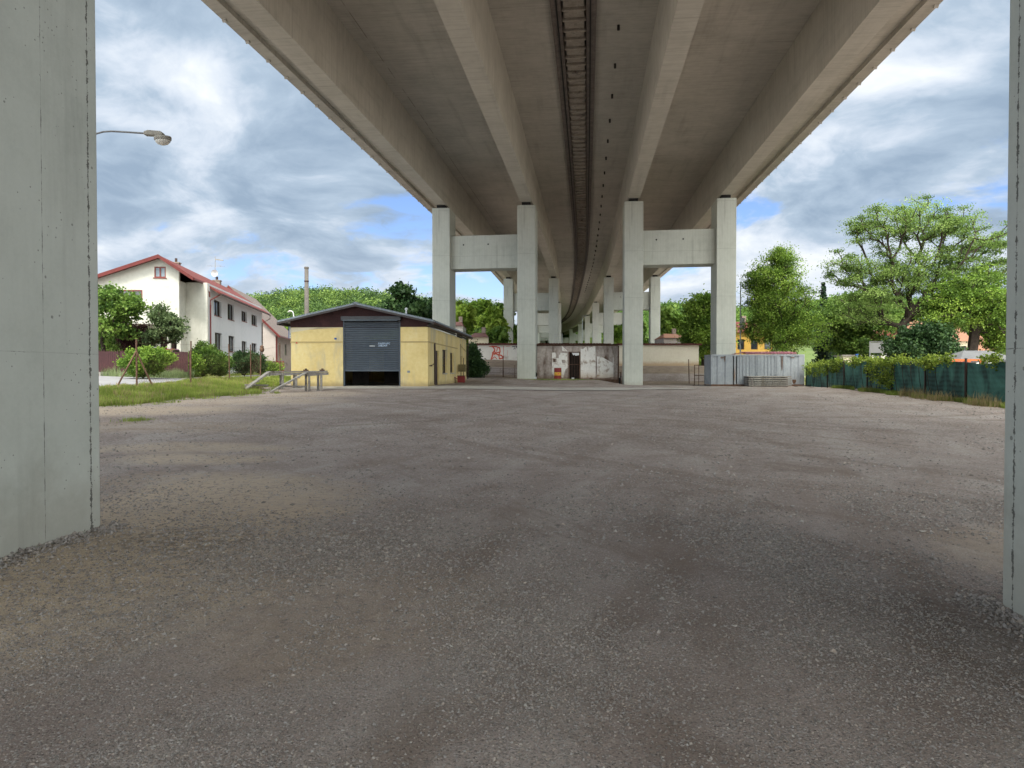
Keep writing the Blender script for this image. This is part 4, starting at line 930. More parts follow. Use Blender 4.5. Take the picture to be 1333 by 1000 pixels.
# ------------------------------------------------------------------ wire mesh fence with rusty posts
t = thing('wire_fence', 'sagging wire mesh fence on rusty iron posts along the road verge', 'fence')
posts = [(178, 34.0, 441.5), (248, 39.0, 444), (299, 43.0, 448), (326.5, 45.5, 448.5), (339, 50.0, 451), (365, 54.5, 446.5)]
PP = []
for i, (px, D, pyt) in enumerate(posts):
    x = XX(px, D); z0 = g1(x, D); z1 = ZZ(pyt, D); PP.append((x, D, z0, z1))
    lean = 0.05*math.sin(i*2.1)
    MB().tube([(x, D, z0-0.3), (x+lean, D, z1)], 0.045 if i in (0, 4) else 0.038, 8).build('post', M_rust, t)
x, D, z0, z1 = PP[0]
for px, py in ((148, 507), (202, 499.5)):
    q = W(px, py, 33.3 if px < 160 else 34.5); MB().tube([(q[0], q[1], g1(q[0], q[1])-0.2), (x, D-0.02, ZZ(457.5, D))], 0.04, 8).build('brace', M_rust, t)
x, D, z0, z1 = PP[4]
MB().lathe([(0.02, 0), (0.13, 0.05), (0.17, 0.2), (0.12, 0.34), (0.14, 0.42), (0.04, 0.5)], (x+0.12, D, z1-0.42), 10).build('rusty_cap', M_rust, t)
mb = MB()
for (a, b) in zip(PP[:-1], PP[1:]):
    for fz in (0.12, 0.5, 0.92):
        pts = [(a[0]+(b[0]-a[0])*s, a[1]+(b[1]-a[1])*s, (a[2]+(a[3]-a[2])*fz)*(1-s)+(b[2]+(b[3]-b[2])*fz)*s-0.06*math.sin(PI*s)*fz) for s in np.linspace(0, 1, 7)]
        mb.tube(pts, 0.004, 4, False)
    n_ = int(math.dist(a[:2], b[:2])/0.2)
    for k in range(n_):
        for dr in (1, -1):
            s0 = k/n_; s1_ = min(1, max(0, s0+dr*1.6/ max(1e-3, math.dist(a[:2], b[:2]))))
            P0 = (a[0]+(b[0]-a[0])*s0, a[1]+(b[1]-a[1])*s0, a[2]+0.15); P1 = (a[0]+(b[0]-a[0])*s1_, a[1]+(b[1]-a[1])*s1_, a[2]+0.15+(1.55*abs(s1_-s0)*math.dist(a[:2], b[:2])/1.6))
            if math.dist(P0, P1) > 0.1: mb.bar(P0, P1, 0.0025)
mb.build('wire_mesh', M_rust, t)

# ------------------------------------------------------------------ timber vehicle ramp
c = W(372, 500, 42.5); t = thing('vehicle_ramp', 'grey weathered timber vehicle ramp with two sloping tracks beside the yellow garage', 'ramp', (0, 0, 0))
for (A, B, C, FL) in (((352, 507, 37.3), (398, 485.2, 38.2), (425, 483.4, 39.0), (0.08, 0.66)), ((318, 505, 38.6), (350, 484.2, 39.5), (410, 483.6, 41.0), (0.27, 0.56))):
    a, b, c_ = [Vector(W(*q)) for q in (A, B, C)]; a.z = g1(a.x, a.y)+0.03
    d = (b-a).normalized(); s_ = Vector((-d.y, d.x, 0)).normalized()
    mb = MB()
    for k in (-1, 0, 1): mb.bar(a+s_*k*0.17, b+s_*k*0.17, 0.15, 0.06)
    for k in range(7): p = a+(b-a)*(k+0.5)/7; mb.bar(p-s_*0.28+Vector((0, 0, -0.06)), p+s_*0.28+Vector((0, 0, -0.06)), 0.08, 0.05)
    mb.build('sloping_track', M_wood, t)
    d2 = (c_-b).normalized(); s2 = Vector((-d2.y, d2.x, 0)).normalized(); mb = MB()
    for k in (-1, 0, 1): mb.bar(b+s2*k*0.17, c_+s2*k*0.17+d2*(0.12*k), 0.15, 0.07)
    mb.bar(b-s2*0.2+Vector((0, 0, -0.12)), c_-s2*0.2+Vector((0, 0, -0.12)), 0.09, 0.14)
    mb.build('level_track', M_wood, t)
    for f in FL:
        p = b+(c_-b)*f
        for q in (-0.2, 0.18):
            pp = p+s2*q; MB().bar((pp.x, pp.y, g1(pp.x, pp.y)-0.1), (pp.x, pp.y, pp.z-0.08), 0.10, 0.10).build('leg', M_wood, t)
    MB().bar(b+Vector((0, -0.1, -0.75)), b+Vector((-1.2, -0.4, -0.72)), 0.06, 0.1).build('brace', M_wood, t)
    p = b+(c_-b)*0.8; q = MB().box(-0.14, 0.12, -0.08, 0.08, 0.03, 0.11).box(-0.04, 0.04, -0.08, 0.08, 0.11, 0.17); q.v = [(x+p.x, y+p.y, z+p.z) for x, y, z in q.v]; q.build('stop_block', M_rust, t)

# ------------------------------------------------------------------ whitewashed low building on the bank
def low_build(px0, px1, D, mat, name, label, ztop, zbot, dep=6.0):
    a, b = XX(px0, D), XX(px1, D); zb_, zt_ = ZZ(zbot, D), ZZ(ztop, D)
    t = thing(name, label, 'building', ((a+b)/2, D, zb_-0.25)); w2 = (b-a)/2; h = zt_-zb_+0.25
    MB().box(-w2, w2, 0, dep, -0.6, h).build('wall', mat, t)
    mb = MB().box(-w2-0.15, w2+0.25, -0.25, dep+0.2, h+0.003, h+0.17)
    for k in range(int(w2*2/0.3)): mb.box(-w2-0.12+k*0.3, -w2+0.03+k*0.3, -0.28, dep, h+0.17, h+0.2)
    mb.build('roof', M_rfe, t)
    return t, w2, h, zb_-0.25
lb, w2, h, zb_ = low_build(622, 792, 75.0, M_wallw, 'outbuilding', 'whitewashed low outbuilding with red graffiti behind the left centre column', 449.3, 472)
def lp(px, py): return (XX(px, 75)-lb.location.x, ZZ(py, 75)-zb_)
mb = MB()
for st, wd in (([(640.5, 451), (646, 451.3), (650.5, 453), (651, 458), (649.5, 462)], 0.10), ([(641.5, 451.5), (644, 455), (643.5, 458), (646, 459.5), (650, 458.5)], 0.10), ([(644, 456), (642, 459), (641, 463), (639.5, 468)], 0.11), ([(641, 459.5), (648, 461.5), (653, 463), (655, 466.5), (650.5, 467)], 0.11), ([(650, 467), (649.5, 463), (645, 459.7), (643, 462)], 0.09), ([(641, 467), (644, 464.5), (647, 467.5)], 0.06), ([(647.5, 453.5), (646.5, 457.5)], 0.07), ([(637, 451.2), (641, 451.3)], 0.05), ([(655.5, 450.5), (655.7, 466)], 0.04), ([(659, 451), (664, 450.6)], 0.03), ([(660.5, 456), (660.5, 463)], 0.02), ([(652, 470.5), (653, 471.3)], 0.05)):
    mb.ribbon([lp(*q) for q in st], wd*1.25, -0.003)
mb.build('graffiti', M_redp, lb)
mb = MB()
for st in ([(667, 450.5), (668, 452), (669, 450.8)], [(670, 451), (670.3, 453)], [(671.5, 450.6), (673, 450.8), (672, 452.2), (673, 453.4)], [(668.5, 454.6), (670, 453.8), (671, 454.4)]): mb.ribbon([lp(*q) for q in st], 0.056, -0.003)
mb.build('black_tag', M_blkp, lb)
t, _, _, _ = low_build(805, 909.5, 74.5, M_wallc, 'outbuilding', 'cream low outbuilding with dark red roof edge behind the right centre column', 449.5, 472.5)
# ------------------------------------------------------------------ patched shed
DS = 62.5; x0, x1 = XX(699, DS), XX(804, DS); zb_ = g1(4, 62.5); zt_ = ZZ(448.5, DS)
sh = thing('patched_shed', 'shabby shed of stained patched panels with barred door between the centre columns', 'shed', ((x0+x1)/2, DS, zb_)); W2 = (x1-x0)/2; H = zt_-zb_
def sp(px, py): return (XX(px, DS)-sh.location.x, ZZ(py, DS)-zb_)
dl, dr = sp(740, 0)[0], sp(755.5, 0)[0]; dt = sp(0, 458)[1]
edges = [-W2, sp(719, 0)[0], dl]
for a, b in ((-W2, sp(719, 0)[0]-0.02), (sp(719, 0)[0]+0.02, dl), (dr, sp(775.5, 0)[0]), (sp(775.5, 0)[0]+0.02, sp(782.5, 0)[0]), (sp(782.5, 0)[0]+0.02, W2)):
    MB().box(a, b, 0, 0.08, -0.02, H-0.05).build('panel', M_shedp, sh)
MB().box(dl+.001, dr-.001, 0, 0.08, dt, H-0.05).build('panel', M_shedp, sh)
MB().box(-W2, -W2+0.08, 0.081, 3, -0.3, H-0.05).box(W2-0.08, W2, 0.081, 3, -0.3, H-0.05).box(-W2, W2, 3, 3.08, -0.3, H-0.05).build('side_wall', M_shedp, sh)
def patch_poly(pts, nm='loose_sheet', y=-0.02, m_=M_shedw): MB().prism([sp(*p) for p in pts][::-1], y, -0.002).build(nm, m_, sh)
patch_poly([(718.5, 459), (723, 459.2), (723.5, 461.5), (729, 462), (729.5, 459.5), (738.5, 459.8), (738.8, 479), (736, 481), (733, 492), (727, 490), (722, 489), (718.5, 487)])
patch_poly([(731, 450), (734.5, 453), (738.8, 457.5), (732, 457)])
patch_poly([(755.8, 454), (759, 454.6), (763, 451), (764.5, 456), (765.5, 459), (766, 450.5), (767.5, 453), (770.5, 451), (772, 450), (775, 450.2), (775.5, 491.8), (755.8, 491.5)])
patch_poly([(777, 464), (783, 464.5), (790, 468.5), (797.5, 472.5), (798, 491), (788, 492), (777, 491.8)])
patch_poly([(797.8, 465), (798.6, 465), (798.6, 491), (797.8, 491)], 'strip')
patch_poly([(723.5, 461.6), (727.3, 461.6), (727.3, 466.5), (723.5, 466.5)], 'brown_patch', -0.026, M_shedp); patch_poly([(720, 467), (724.4, 467), (724.4, 471.5), (720, 471.5)], 'brown_patch', -0.026, M_shedp); patch_poly([(731, 468.5), (736, 468.5), (736, 473), (732, 473)], 'brown_patch', -0.026, M_shedp)
MB().box(dl, dl+0.1, -0.03, 0.1, -0.02, dt).box(dr-0.1, dr, -0.03, 0.1, -0.02, dt).box(dl+0.1, dr-0.1, -0.03, 0.1, dt-0.08, dt-0.001).build('door_frame', M_rust, sh)
mb = MB()
for k in range(1, 6): x = dl+0.1+(dr-dl-0.2)*k/6; mb.bar((x, 0.03, 0.05), (x, 0.03, dt-0.08), 0.022)
mb.bar((dl-0.05, -0.045, sp(0, 474.6)[1]), (dr+0.05, -0.045, sp(0, 474.6)[1]), 0.04); mb.build('door_bars', M_rust, sh)
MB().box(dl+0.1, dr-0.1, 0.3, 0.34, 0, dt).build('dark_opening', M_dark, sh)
MB().prism([(dl+0.3, dt-0.1), (dl+0.42, dt-0.32), (dl+0.55, dt-0.26), (dl+0.62, dt-0.36), (dr-0.12, dt-0.3), (dr-0.12, dt-0.1)][::-1], -0.02, 0.0).box(dl+0.28, dl+0.5, -0.1, 0.02, 0.0, 0.13).build('rag', M_signw, sh)
mb = MB(); N = 96; zr = H-0.02
pr = [(-W2-0.15+i*(2*W2+0.3)/N, zr+0.035*math.sin(i*PI/2.0*1.0)+(0.02 if i > 45 else 0)) for i in range(N+1)]
mb.prism(pr+[(x, z+0.025) for x, z in pr[::-1]], -0.35, 3.3); mb.v = [(x, y, z-0.03*(y+0.35)/3) for x, y, z in mb.v]; mb.build('corrugated_roof', M_rust, sh)
MB().box(-W2, W2, -0.06, -0.021, H-0.14, H-0.065).build('roof_beam', M_rust, sh); MB().box(-W2-0.1, W2+0.1, -0.08, 3, -0.35, -0.021).build('base_beam', M_rust, sh)
MB().box(W2+.001, W2+0.12, -0.03, 0.12, -0.2, H-0.1).box(-W2-0.28, -W2-0.08, 0.0, 0.1, -0.1, H-0.1).build('corner_post', M_rust, sh)
# drum
D = 61.4; x = XX(726, D); z0 = g1(x, D); t = thing('oil_drum', 'dark red and yellow banded drum standing in front of the patched shed', 'drum', (x, D, z0))
r = 0.31; hh = 0.98
MB().lathe([(r, 0), (r+0.012, 0.02), (r, 0.05), (r, 0.32)], n=20).build('lower_body', M_redd, t, smooth=False)
MB().lathe([(r, 0.322), (r+0.015, 0.34), (r, 0.36), (r, 0.6)], n=20).build('yellow_band', M_yeld, t)
MB().lathe([(r, 0.602), (r+0.015, 0.62), (r, 0.64), (r, hh-0.03), (r+0.012, hh), (r-0.03, hh), (r-0.03, hh-0.03)], n=20).build('upper_body', M_redd, t)
q = MB(); q.box(-0.02, 0.09, -r-0.01, -r+0.02, 0.42, 0.52).build('red_mark', M_redp, t)
# junk by the shed
D = 61.6; x = XX(694.5, D); z0 = g1(x, D)
t = tag(MB().lathe([(0.05, 0), (0.10, 0.04), (0.11, 0.13), (0.05, 0.2), (0.02, 0.22)], n=10).build('plastic_bottle', M_signw, bevel=0), 'white plastic canister lying at the foot of the left centre column', 'canister'); t.location = (x+0.1, D-0.6, g1(x+0.1, D-0.6)); t.rotation_euler = (0.2, 0.5, 0)
t = thing('old_tyre', 'dark worn tyre leaning at the left corner of the patched shed', 'tyre', (x, D+0.1, z0))
R_, r_ = 0.26, 0.085; q = MB(); nn = 20
pts = [(R_*math.cos(a), 0, 0.34+R_*math.sin(a)) for a in np.linspace(0, 2*PI, nn+1)]
q.tube(pts, r_, 8, False).build('tread', M_black, t, smooth=True)
D = 62; x = XX(808, D); z0 = g1(x, D); t = thing('scrap_stand', 'rusty iron scrap stand with dark rubber strips right of the patched shed', 'scrap', (x, D, z0))
MB().tube([(0.02, 0, 0), (-0.03, 0, 0.55), (0.02, 0, 0.9), (-0.06, 0, 1.05)], 0.05, 7).tube([(0.12, 0.05, 0), (0.1, 0.05, 0.7)], 0.03, 6).build('iron_frame', M_rust, t)
MB().tube([(-0.1, -0.05, 0), (-0.1, -0.05, 0.5), (-0.02, -0.05, 0.65)], 0.07, 8).build('rubber_strip', M_black, t)
# dark steel plates standing beside the centre columns
for px, lab in ((695.5, 'tall dark steel plate on edge against the left centre column'), (812.3, 'tall dark steel plate on edge against the right centre column')):
    D = 62.2 if px < 750 else 62.8; x = XX(px, D); z0 = g1(x, D)
    o = MB().box(-0.06, 0.06, -0.3, 0.5, 0, ZZ(449, D)-z0).build('steel_plate', M_dark, bevel=0.01); o.location = (x, D, z0); tag(o, lab, 'steel plate')
# guard rail and lamp beyond the shed
D = 79; x = XX(727, D); z0 = ZZ(449, D); t = thing('roof_ladder', 'pale metal rail frame with rungs standing above the patched shed roof', 'ladder', (x, D, 2.9))
zt_ = ZZ(435, D)-2.9; w_ = 0.42
MB().tube([(-w_, 0, 0), (-w_, 0, zt_)], 0.03, 6).tube([(w_, 0, 0), (w_, 0, zt_)], 0.03, 6).build('stile', M_steel, t)
mb = MB()
for k in range(6): mb.tube([(-w_, 0, zt_-0.02-k*0.27), (w_, 0, zt_-0.02-k*0.27)], 0.025, 6)
mb.build('rungs', M_steel, t)
def lamp_post(name, label, px, D, top_y, arm, z_ground=None, head=0.5, r=0.07, group=None):
    x = XX(px, D); z0 = g1(x, D) if z_ground is None else z_ground; t = thing(name, label, 'street lamp', (x, D, z0)); H = ZZ(top_y, D)-z0
    MB().tube([(0, 0, 0), (0, 0, H*0.15), (0, 0, H*0.92)], [r*1.4, r, r*0.7], 10).build('pole', M_steel, t)
    pts = [(0, 0, H*0.92), (arm*0.03, 0, H*0.965), (arm*0.3, 0, H*0.99), (arm*0.65, 0, H), (arm, 0, H*1.0)]
    MB().tube(pts, r*0.5, 8).build('arm', M_steel, t)
    s = 1 if arm > 0 else -1
    b = MB().lathe([(0.02, 0.0), (0.13, -0.02), (0.16, -0.10), (0.15, -0.16)], n=12); b.v = [(arm+s*head*0.35+a*head*2.6, b_*1.2, H+0.02+c*0.9) for a, b_, c in b.v]; hd = b.build('lamp_head', M_lampg, t, smooth=True)
    b = MB().lathe([(0.14, -0.15), (0.11, -0.24), (0.02, -0.28)], n=12); b.v = [(arm+s*head*0.35+a*head*2.4, b_*1.1, H+0.02+c*0.9) for a, b_, c in b.v]; b.build('bowl', M_lampc, hd, smooth=True)
    return t, H
t, H = lamp_post('street_lamp', 'tall steel street lamp with curved arm beside the right outer column', 963.5, 66.0, 357, 1.15)
MB().box(0.06, 0.34, -0.12, -0.02, ZZ(428, 66)-t.location.z, ZZ(414, 66)-t.location.z).build('sign_plate', M_signw, t)
t, H = lamp_post('street_lamp', 'small distant street lamp seen under the viaduct above the patched shed', 758, 98.0, 411, 0.25, 2.4, 0.4, 0.06)
# near lamp over the road on the left: built with its own flat double fixture
D = 27.0; x = XX(112, D); z0 = g1(x, D); t = thing('street_lamp', 'grey street lamp reaching out from behind the left near pillar against the clouds', 'street lamp', (x, D, z0)); H = ZZ(171, D)-z0
MB().tube([(0, 0, 0), (0, 0, H*0.2), (0, 0, H*0.93)], [0.11, 0.09, 0.06], 12).build('pole', M_steel, t)
a_ = XX(192, D)-x
MB().tube([(0, 0, H*0.93), (0.16, 0, H*0.965), (0.45, 0, H-0.10), (0.75, 0, H-0.02), (1.05, 0, H+0.0), (1.6, 0, H-0.03), (a_, 0, H-0.08)], 0.035, 8).build('arm', surf('lamp_arm_grey', (0.10, 0.105, 0.115), (0.14, 0.145, 0.155), rough=0.5), t)
l0, l1 = XX(191.5, D)-x, XX(216, D)-x
MB().prism([(l0, H-0.16), (l0, H-0.04), (l0+0.15, H+0.02), (l1-0.08, H-0.02), (l1, H-0.10), (l1-0.02, H-0.20)], -0.13, 0.13).build('ballast_housing', M_lampg, t, bevel=0.03)
b0, b1 = XX(203.5, D)-x, XX(225.5, D)-x; m_, hw = (b0+b1)/2, (b1-b0)/2
q = MB().lathe([(hw*0.7, 0.0), (hw*0.97, -0.02), (hw, -0.07), (hw*0.98, -0.15), (hw*0.9, -0.17)], n=20); q.v = [(m_+a, b*0.7, H-0.185+c) for a, b, c in q.v]; hd = q.build('lamp_head', M_lampg, t, smooth=True)
q = MB().lathe([(hw*0.92, -0.16), (hw*0.85, -0.22), (hw*0.6, -0.30), (hw*0.2, -0.34)], n=20); q.v = [(m_+a, b*0.7, H-0.185+c) for a, b, c in q.v]; q.build('bowl', M_lampc, hd, smooth=True)

# ------------------------------------------------------------------ container, slabs, sheets
TC = -math.radians(3.0); FC = Frame(925.5, 56.2, 0.0, TC); zc = g1(FC.o[0]+3, 56)+0.03; FC.o = (FC.o[0], FC.o[1], zc)
ct = thing('shipping_container', 'grey-blue rust-streaked steel container at the foot of the right outer column', 'container', FC.o, TC)
CL = FC.u_at(1047, 0); CH = FC.z_at(461.5, 3, 0); CDp = 2.44
def corr(x0, x1, z0, z1, pitch, dep, y=0.0, flip=False):
    pts = [(x0, y)]; x = x0+0.03
    while x+pitch < x1-0.02:
        pts += [(x, y), (x+pitch*0.18, y+dep), (x+pitch*0.5, y+dep), (x+pitch*0.68, y)]; x += pitch
    pts.append((x1, y)); b = MB(); m = len(pts)
    b.add([(p[0], p[1], z0) for p in pts]+[(p[0], p[1], z1) for p in pts], [(i, i+1, i+1+m, i+m) for i in range(m-1)])
    return b
def cu(px): return FC.u_at(px, 0)
segs = [(0.10, cu(954), 0.62, 0.07), (cu(959.5), cu(979), 0.26, 0.045), (cu(980), cu(990), 0.30, 0.045), (cu(992), cu(1011.5), 0.26, 0.045), (cu(1013.5), CL-0.1, 0.58, 0.07)]
for (a, b, p, d) in segs: corr(a, b, 0.12, CH-0.12, p, d, 0.02).build('corrugated_panel', M_cont, ct)
mb = MB()
for px in (956.7, 979.5, 991, 1012.5):
    u = cu(px); mb.box(u-0.07, u+0.07, 0.0, 0.12, 0.12, CH-0.12)
mb.build('door_jamb', M_cont, ct)
MB().box(0, CL, -0.01, 0.12, CH-0.12, CH).box(0, CL, CDp-0.1, CDp, CH-0.12, CH).box(0, 0.1, 0.121, CDp-0.101, CH-0.12, CH).box(CL-0.1, CL, 0.121, CDp-0.101, CH-0.12, CH).build('top_rail', M_cont, ct)
MB().box(0, CL, -0.01, 0.12, 0, 0.119).build('bottom_rail', M_rust, ct)
for (xa_, ya_, yb_, z_a) in ((-0.005, -0.015, 0.12, 0.12), (CL-0.1, -0.015, 0.12, 0.12), (-0.005, CDp-0.12, CDp, 0), (CL-0.1, CDp-0.12, CDp, 0)): MB().box(xa_, xa_+0.105, ya_, yb_, z_a, CH-0.121).build('corner_post', M_cont, ct)
q = corr(0.12, CDp-0.12, 0.1, CH-0.12, 0.45, 0.06, 0.0); q.v = [(0.04+y, x, z) for x, y, z in q.v]; q.build('end_wall', M_cont, ct)
MB().box(0.05, CL-0.05, 0.13, CDp-0.02, CH-0.06, CH-0.02).box(0.1, CL-0.1, CDp-0.06, CDp-0.01, 0.1, CH-0.12).box(CL-0.06, CL-0.02, 0.12, CDp-0.12, 0, CH-0.12).build('roof', M_cont, ct)
for px, a in ((986, 0), (1010.5, 1)):
    u = cu(px); MB().tube([(u, -0.03, 0.15), (u, -0.03, CH-0.15)], 0.018, 6).box(u-0.09, u+0.09, -0.05, -0.012, 0.9, 0.96).build('lock_rod', M_cont, ct)
for px, z0_, z1_, w_ in ((1018, 1.2, CH-0.15, 0.05), (943.5, CH-0.6, CH-0.14, 0.04), (1034, 0.15, 0.5, 0.16)):
    u = cu(px); MB().prism([(u-w_, z1_), (u-w_*0.9, (z0_+z1_)/2), (u-w_*0.3, z0_), (u+w_*0.5, z0_+0.1), (u+w_, (z0_+z1_)*0.55), (u+w_*0.9, z1_)], 0.012, 0.018).build('rust_streak', M_rust, ct)
MB().box(cu(938), cu(942), -0.008, 0.02, CH-0.30, CH-0.22).box(cu(1029), cu(1034), -0.008, 0.02, CH-0.30, CH-0.22).build('vent', M_rust, ct)
# pink sheets on the container
u0, u1 = cu(974), cu(1041); sb = FC.world(u0, 0.9)
t = thing('roofing_sheets', 'faded pink-red corrugated roofing sheets stacked on top of the container', 'roofing sheets', (sb[0], sb[1], zc+CH), TC)
LN = (u1-u0)*1.01
for k in range(3):
    b = MB(); pr = [(i*LN/60, 0.05+0.055*k+0.02*math.sin(i*PI/2)) for i in range(61)]
    b.prism([(p[0], p[1]) for p in pr]+[(p[0], p[1]+0.02) for p in pr[::-1]], -0.1+0.05*k, 1.4)
    b.v = [(x-(0.5 if k == 2 else 0)*0, y, z+0.06*(y+0.1)) for x, y, z in b.v]; b.build('sheet', M_pinkr, t)
b = MB().prism([(-0.95, 0.0), (0, 0.16), (0, 0.22), (-0.95, 0.04)], 0.1, 1.3); b.build('drooping_sheet', M_redj, t)
MB().box(0.2, 0.32, 0, 1.2, 0.0, 0.045).box(LN-0.4, LN-0.28, 0, 1.2, 0, 0.045).build('batten', M_wood, t)
# concrete slabs
FS = Frame(974.5, 54.8, g1(19, 54.8), TC); w_ = FS.u_at(1031, 0); tot = FS.z_at(489.7, 1, 0)
names = ['bottom slab of', 'second slab from the bottom in', 'middle slab of', 'second slab from the top in', 'top slab of']
for k in range(5):
    z = k*tot/5; c = FS.world(0.02*math.sin(k*3), 0.02*k); t = thing('concrete_slab', 'grey precast concrete slab, '+names[k]+' the stack by the container', 'concrete slab', (c[0], c[1], FS.o[2]+z), TC+0.004*math.sin(k*2), 'concrete slabs stacked by the container')
    MB().box(0, w_, 0, 1.2, tot/5*0.42, tot/5*0.995).build('slab', M_slab, t, bevel=0.012)
    for xq in (0.25, w_-0.4): MB().box(xq, xq+0.1, -0.0, 1.2, 0.002, tot/5*0.415).build('spacer', M_brown, t)
# scrap plates at the container's right corner
c = W(1062, 505, 54); t = thing('scrap_plates', 'low pile of flat dark scrap pieces at the right corner of the container', 'scrap pile', (c[0], c[1], g1(c[0], c[1])))
for k, (x, y, a, l, w_, z) in enumerate(((-1.1, -.3, .1, 1.2, .5, 0.0), (-.2, .1, -.2, 1.4, .5, 0.06), (.6, -.1, .3, 1.1, .45, 0.0), (0.2, .3, .6, .9, .4, 0.12))):
    q = MB().box(-l/2, l/2, -w_/2, w_/2, z+0.01, z+0.05); q.turn(x, y, a); q.build('scrap_piece', M_black if k % 2 else M_wood, t)
# rusty post and frame near the container
D = 65.0
x = XX(897, D); z0 = g1(x, D); t = thing('fence_post', 'single rusty fence post standing before the cream outbuilding', 'post', (x, D, z0)); MB().tube([(0.02, 0, -0.2), (-0.05, 0, ZZ(468.5, D)-z0)], 0.04, 8).build('stake', M_rust, t); MB().lathe([(0.055, 0), (0.06, 0.03), (0.02, 0.05)], (-0.05, 0, ZZ(468.5, D)-z0), 8).build('cap', M_rust, t)
x = XX(655, D); z0 = g1(x, D); t = thing('fence_post', 'single rusty fence post standing before the red graffiti', 'post', (x, D, z0)); MB().tube([(0, 0, -0.2), (0, 0, ZZ(464, D)-z0)], 0.04, 8).build('stake', M_rust, t); MB().lathe([(0.055, 0), (0.06, 0.03), (0.02, 0.05)], (0, 0, ZZ(464, D)-z0), 8).build('cap', M_rust, t)
D = 59.5; x = XX(904, D); z0 = g1(x, D); t = thing('rusty_frame', 'open rusty iron frame standing left of the container', 'frame', (x, D, z0)); hf = ZZ(475.5, D)-z0; wf = XX(918, D)-x
MB().bar((0, 0, 0), (0, 0, hf), 0.05).bar((wf*0.4, 0, 0), (wf*0.4, 0, hf), 0.04).build('upright', M_rust, t)
MB().bar((-0.03, 0, hf), (wf+0.1, 0, hf), 0.05).bar((0, 0, hf*0.5), (wf+0.1, 0, hf*0.5), 0.04, 0.06).bar((0, 0, 0.3), (wf+0.1, 0, 0.3), 0.03).build('crossbar', M_rust, t)
MB().bar((-0.06, -0.25, 0.02), (-0.06, 0.25, 0.02), 0.05).build('foot', M_rust, t)
# light wire gate behind the garage
D = 63; xa, xb = XX(606, 63), XX(673, 63); t = thing('wire_gate', 'thin rusty wire panel fence between the garage and the left centre column', 'fence', (xa, D, g1(xa, D)))
mb = MB(); L = xb-xa
for k in range(int(L/0.13)): x = k*0.13; mb.bar((x, 0, g1(xa+x, D)-g1(xa, D)), (x, 0, g1(xa+x, D)-g1(xa, D)+0.85), 0.008)
for zf_ in (0.1, 0.45, 0.85): mb.tube([(x, 0, g1(xa+x, D)-g1(xa, D)+zf_) for x in np.linspace(0, L, 8)], 0.012, 5)
mb.build('wire_panel', M_rust, t); MB().bar((0.7, 0, -0.2), (0.7, 0, 1.1), 0.05).bar((L-0.2, 0, 0), (L-0.2, 0, 1.1), 0.05).build('post', M_rust, t)

# ------------------------------------------------------------------ green privacy screen fence
def screen_mat():
    m, n = new_mat('green_netting'); P = n.node('ShaderNodeTexCoord').outputs['Object']
    f = n.noise(n.vmath('MULTIPLY', P, (1, 1, 0.8)), 0.8, 5, 0.6, 0.5)
    col = n.ramp(f, [(0.40, (0.012, 0.030, 0.027)), (0.48, (0.028, 0.082, 0.069)), (0.60, (0.052, 0.145, 0.12))])
    wvv = n.node('ShaderNodeTexWave', {'Vector': P, 'Scale': 1.6, 'Distortion': 3.0, 'Detail': 2.0}, wave_type='BANDS', bands_direction='Z')
    col = n.mix(n.math('MULTIPLY', wvv.outputs['Fac'], 0.18), col, (0.07, 0.20, 0.17))
    finish(n, col, 0.7, n.noise(P, 2.5, 4), 0.5, 0.06, trans=0.15); return m
M_screen = screen_mat()
FPT = [(17.4, 21.5), (18.25, 28.4), (20.4, 43.5), (23.6, 58.0)]
def fpos(D): return float(np.interp(D, [p[1] for p in FPT], [p[0] for p in FPT]))
gf = thing('screen_fence', 'dark green privacy netting fence on brown posts along the right edge of the yard', 'fence')
def fence_D(px):
    lo, hi = 20.0, 57.9
    for _ in range(40):
        m_ = (lo+hi)/2
        if XX(px, m_) > fpos(m_): hi = m_
        else: lo = m_
    return lo
pD = [fence_D(px) for px in (1331, 1258.7, 1205.7, 1162, 1130, 1099.6, 1078, 1050)]
HF = 1.62
def ftop(D): return g1(fpos(D), D)+HF+0.05*math.sin(D*1.3)
for i, D in enumerate(pD):
    x = fpos(D); z0 = g1(x, D); MB().bar((x-0.06, D-0.02, z0-0.1), (x-0.06, D-0.02, ftop(D)+(0.16 if i == 1 else 0.04)), 0.085 if i == 1 else 0.06, 0.06).build('post', M_brown, gf)
for a, b in zip(pD[:-1], pD[1:]):
    nn = 24; V = []; rows = 9
    for k in range(nn+1):
        D = a+(b-a)*k/nn; x = fpos(D); z0 = g1(x, D)+0.03
        for r in range(rows):
            f = r/(rows-1); s = math.sin(PI*k/nn)
            V.append((x+0.03*math.sin(D*5+f*4)*s+0.05*s*math.sin(f*PI)+0.015*math.sin(D*17), D, z0+(ftop(D)-z0-0.05*s)*f))
    V = np.array(V); i = (np.arange(nn)[:, None]*rows+np.arange(rows-1)[None, :]); Fq = np.stack([i, i+1, i+rows+1, i+rows], -1).reshape(-1, 4)
    link('net_panel', np_mesh('net', V, Fq, smooth=True), M_screen, gf)
MB().tube([(fpos(D)-0.02, D, ftop(D)) for D in np.linspace(pD[0], pD[-1], 40)], 0.008, 5).build('top_wire', M_steel, gf)

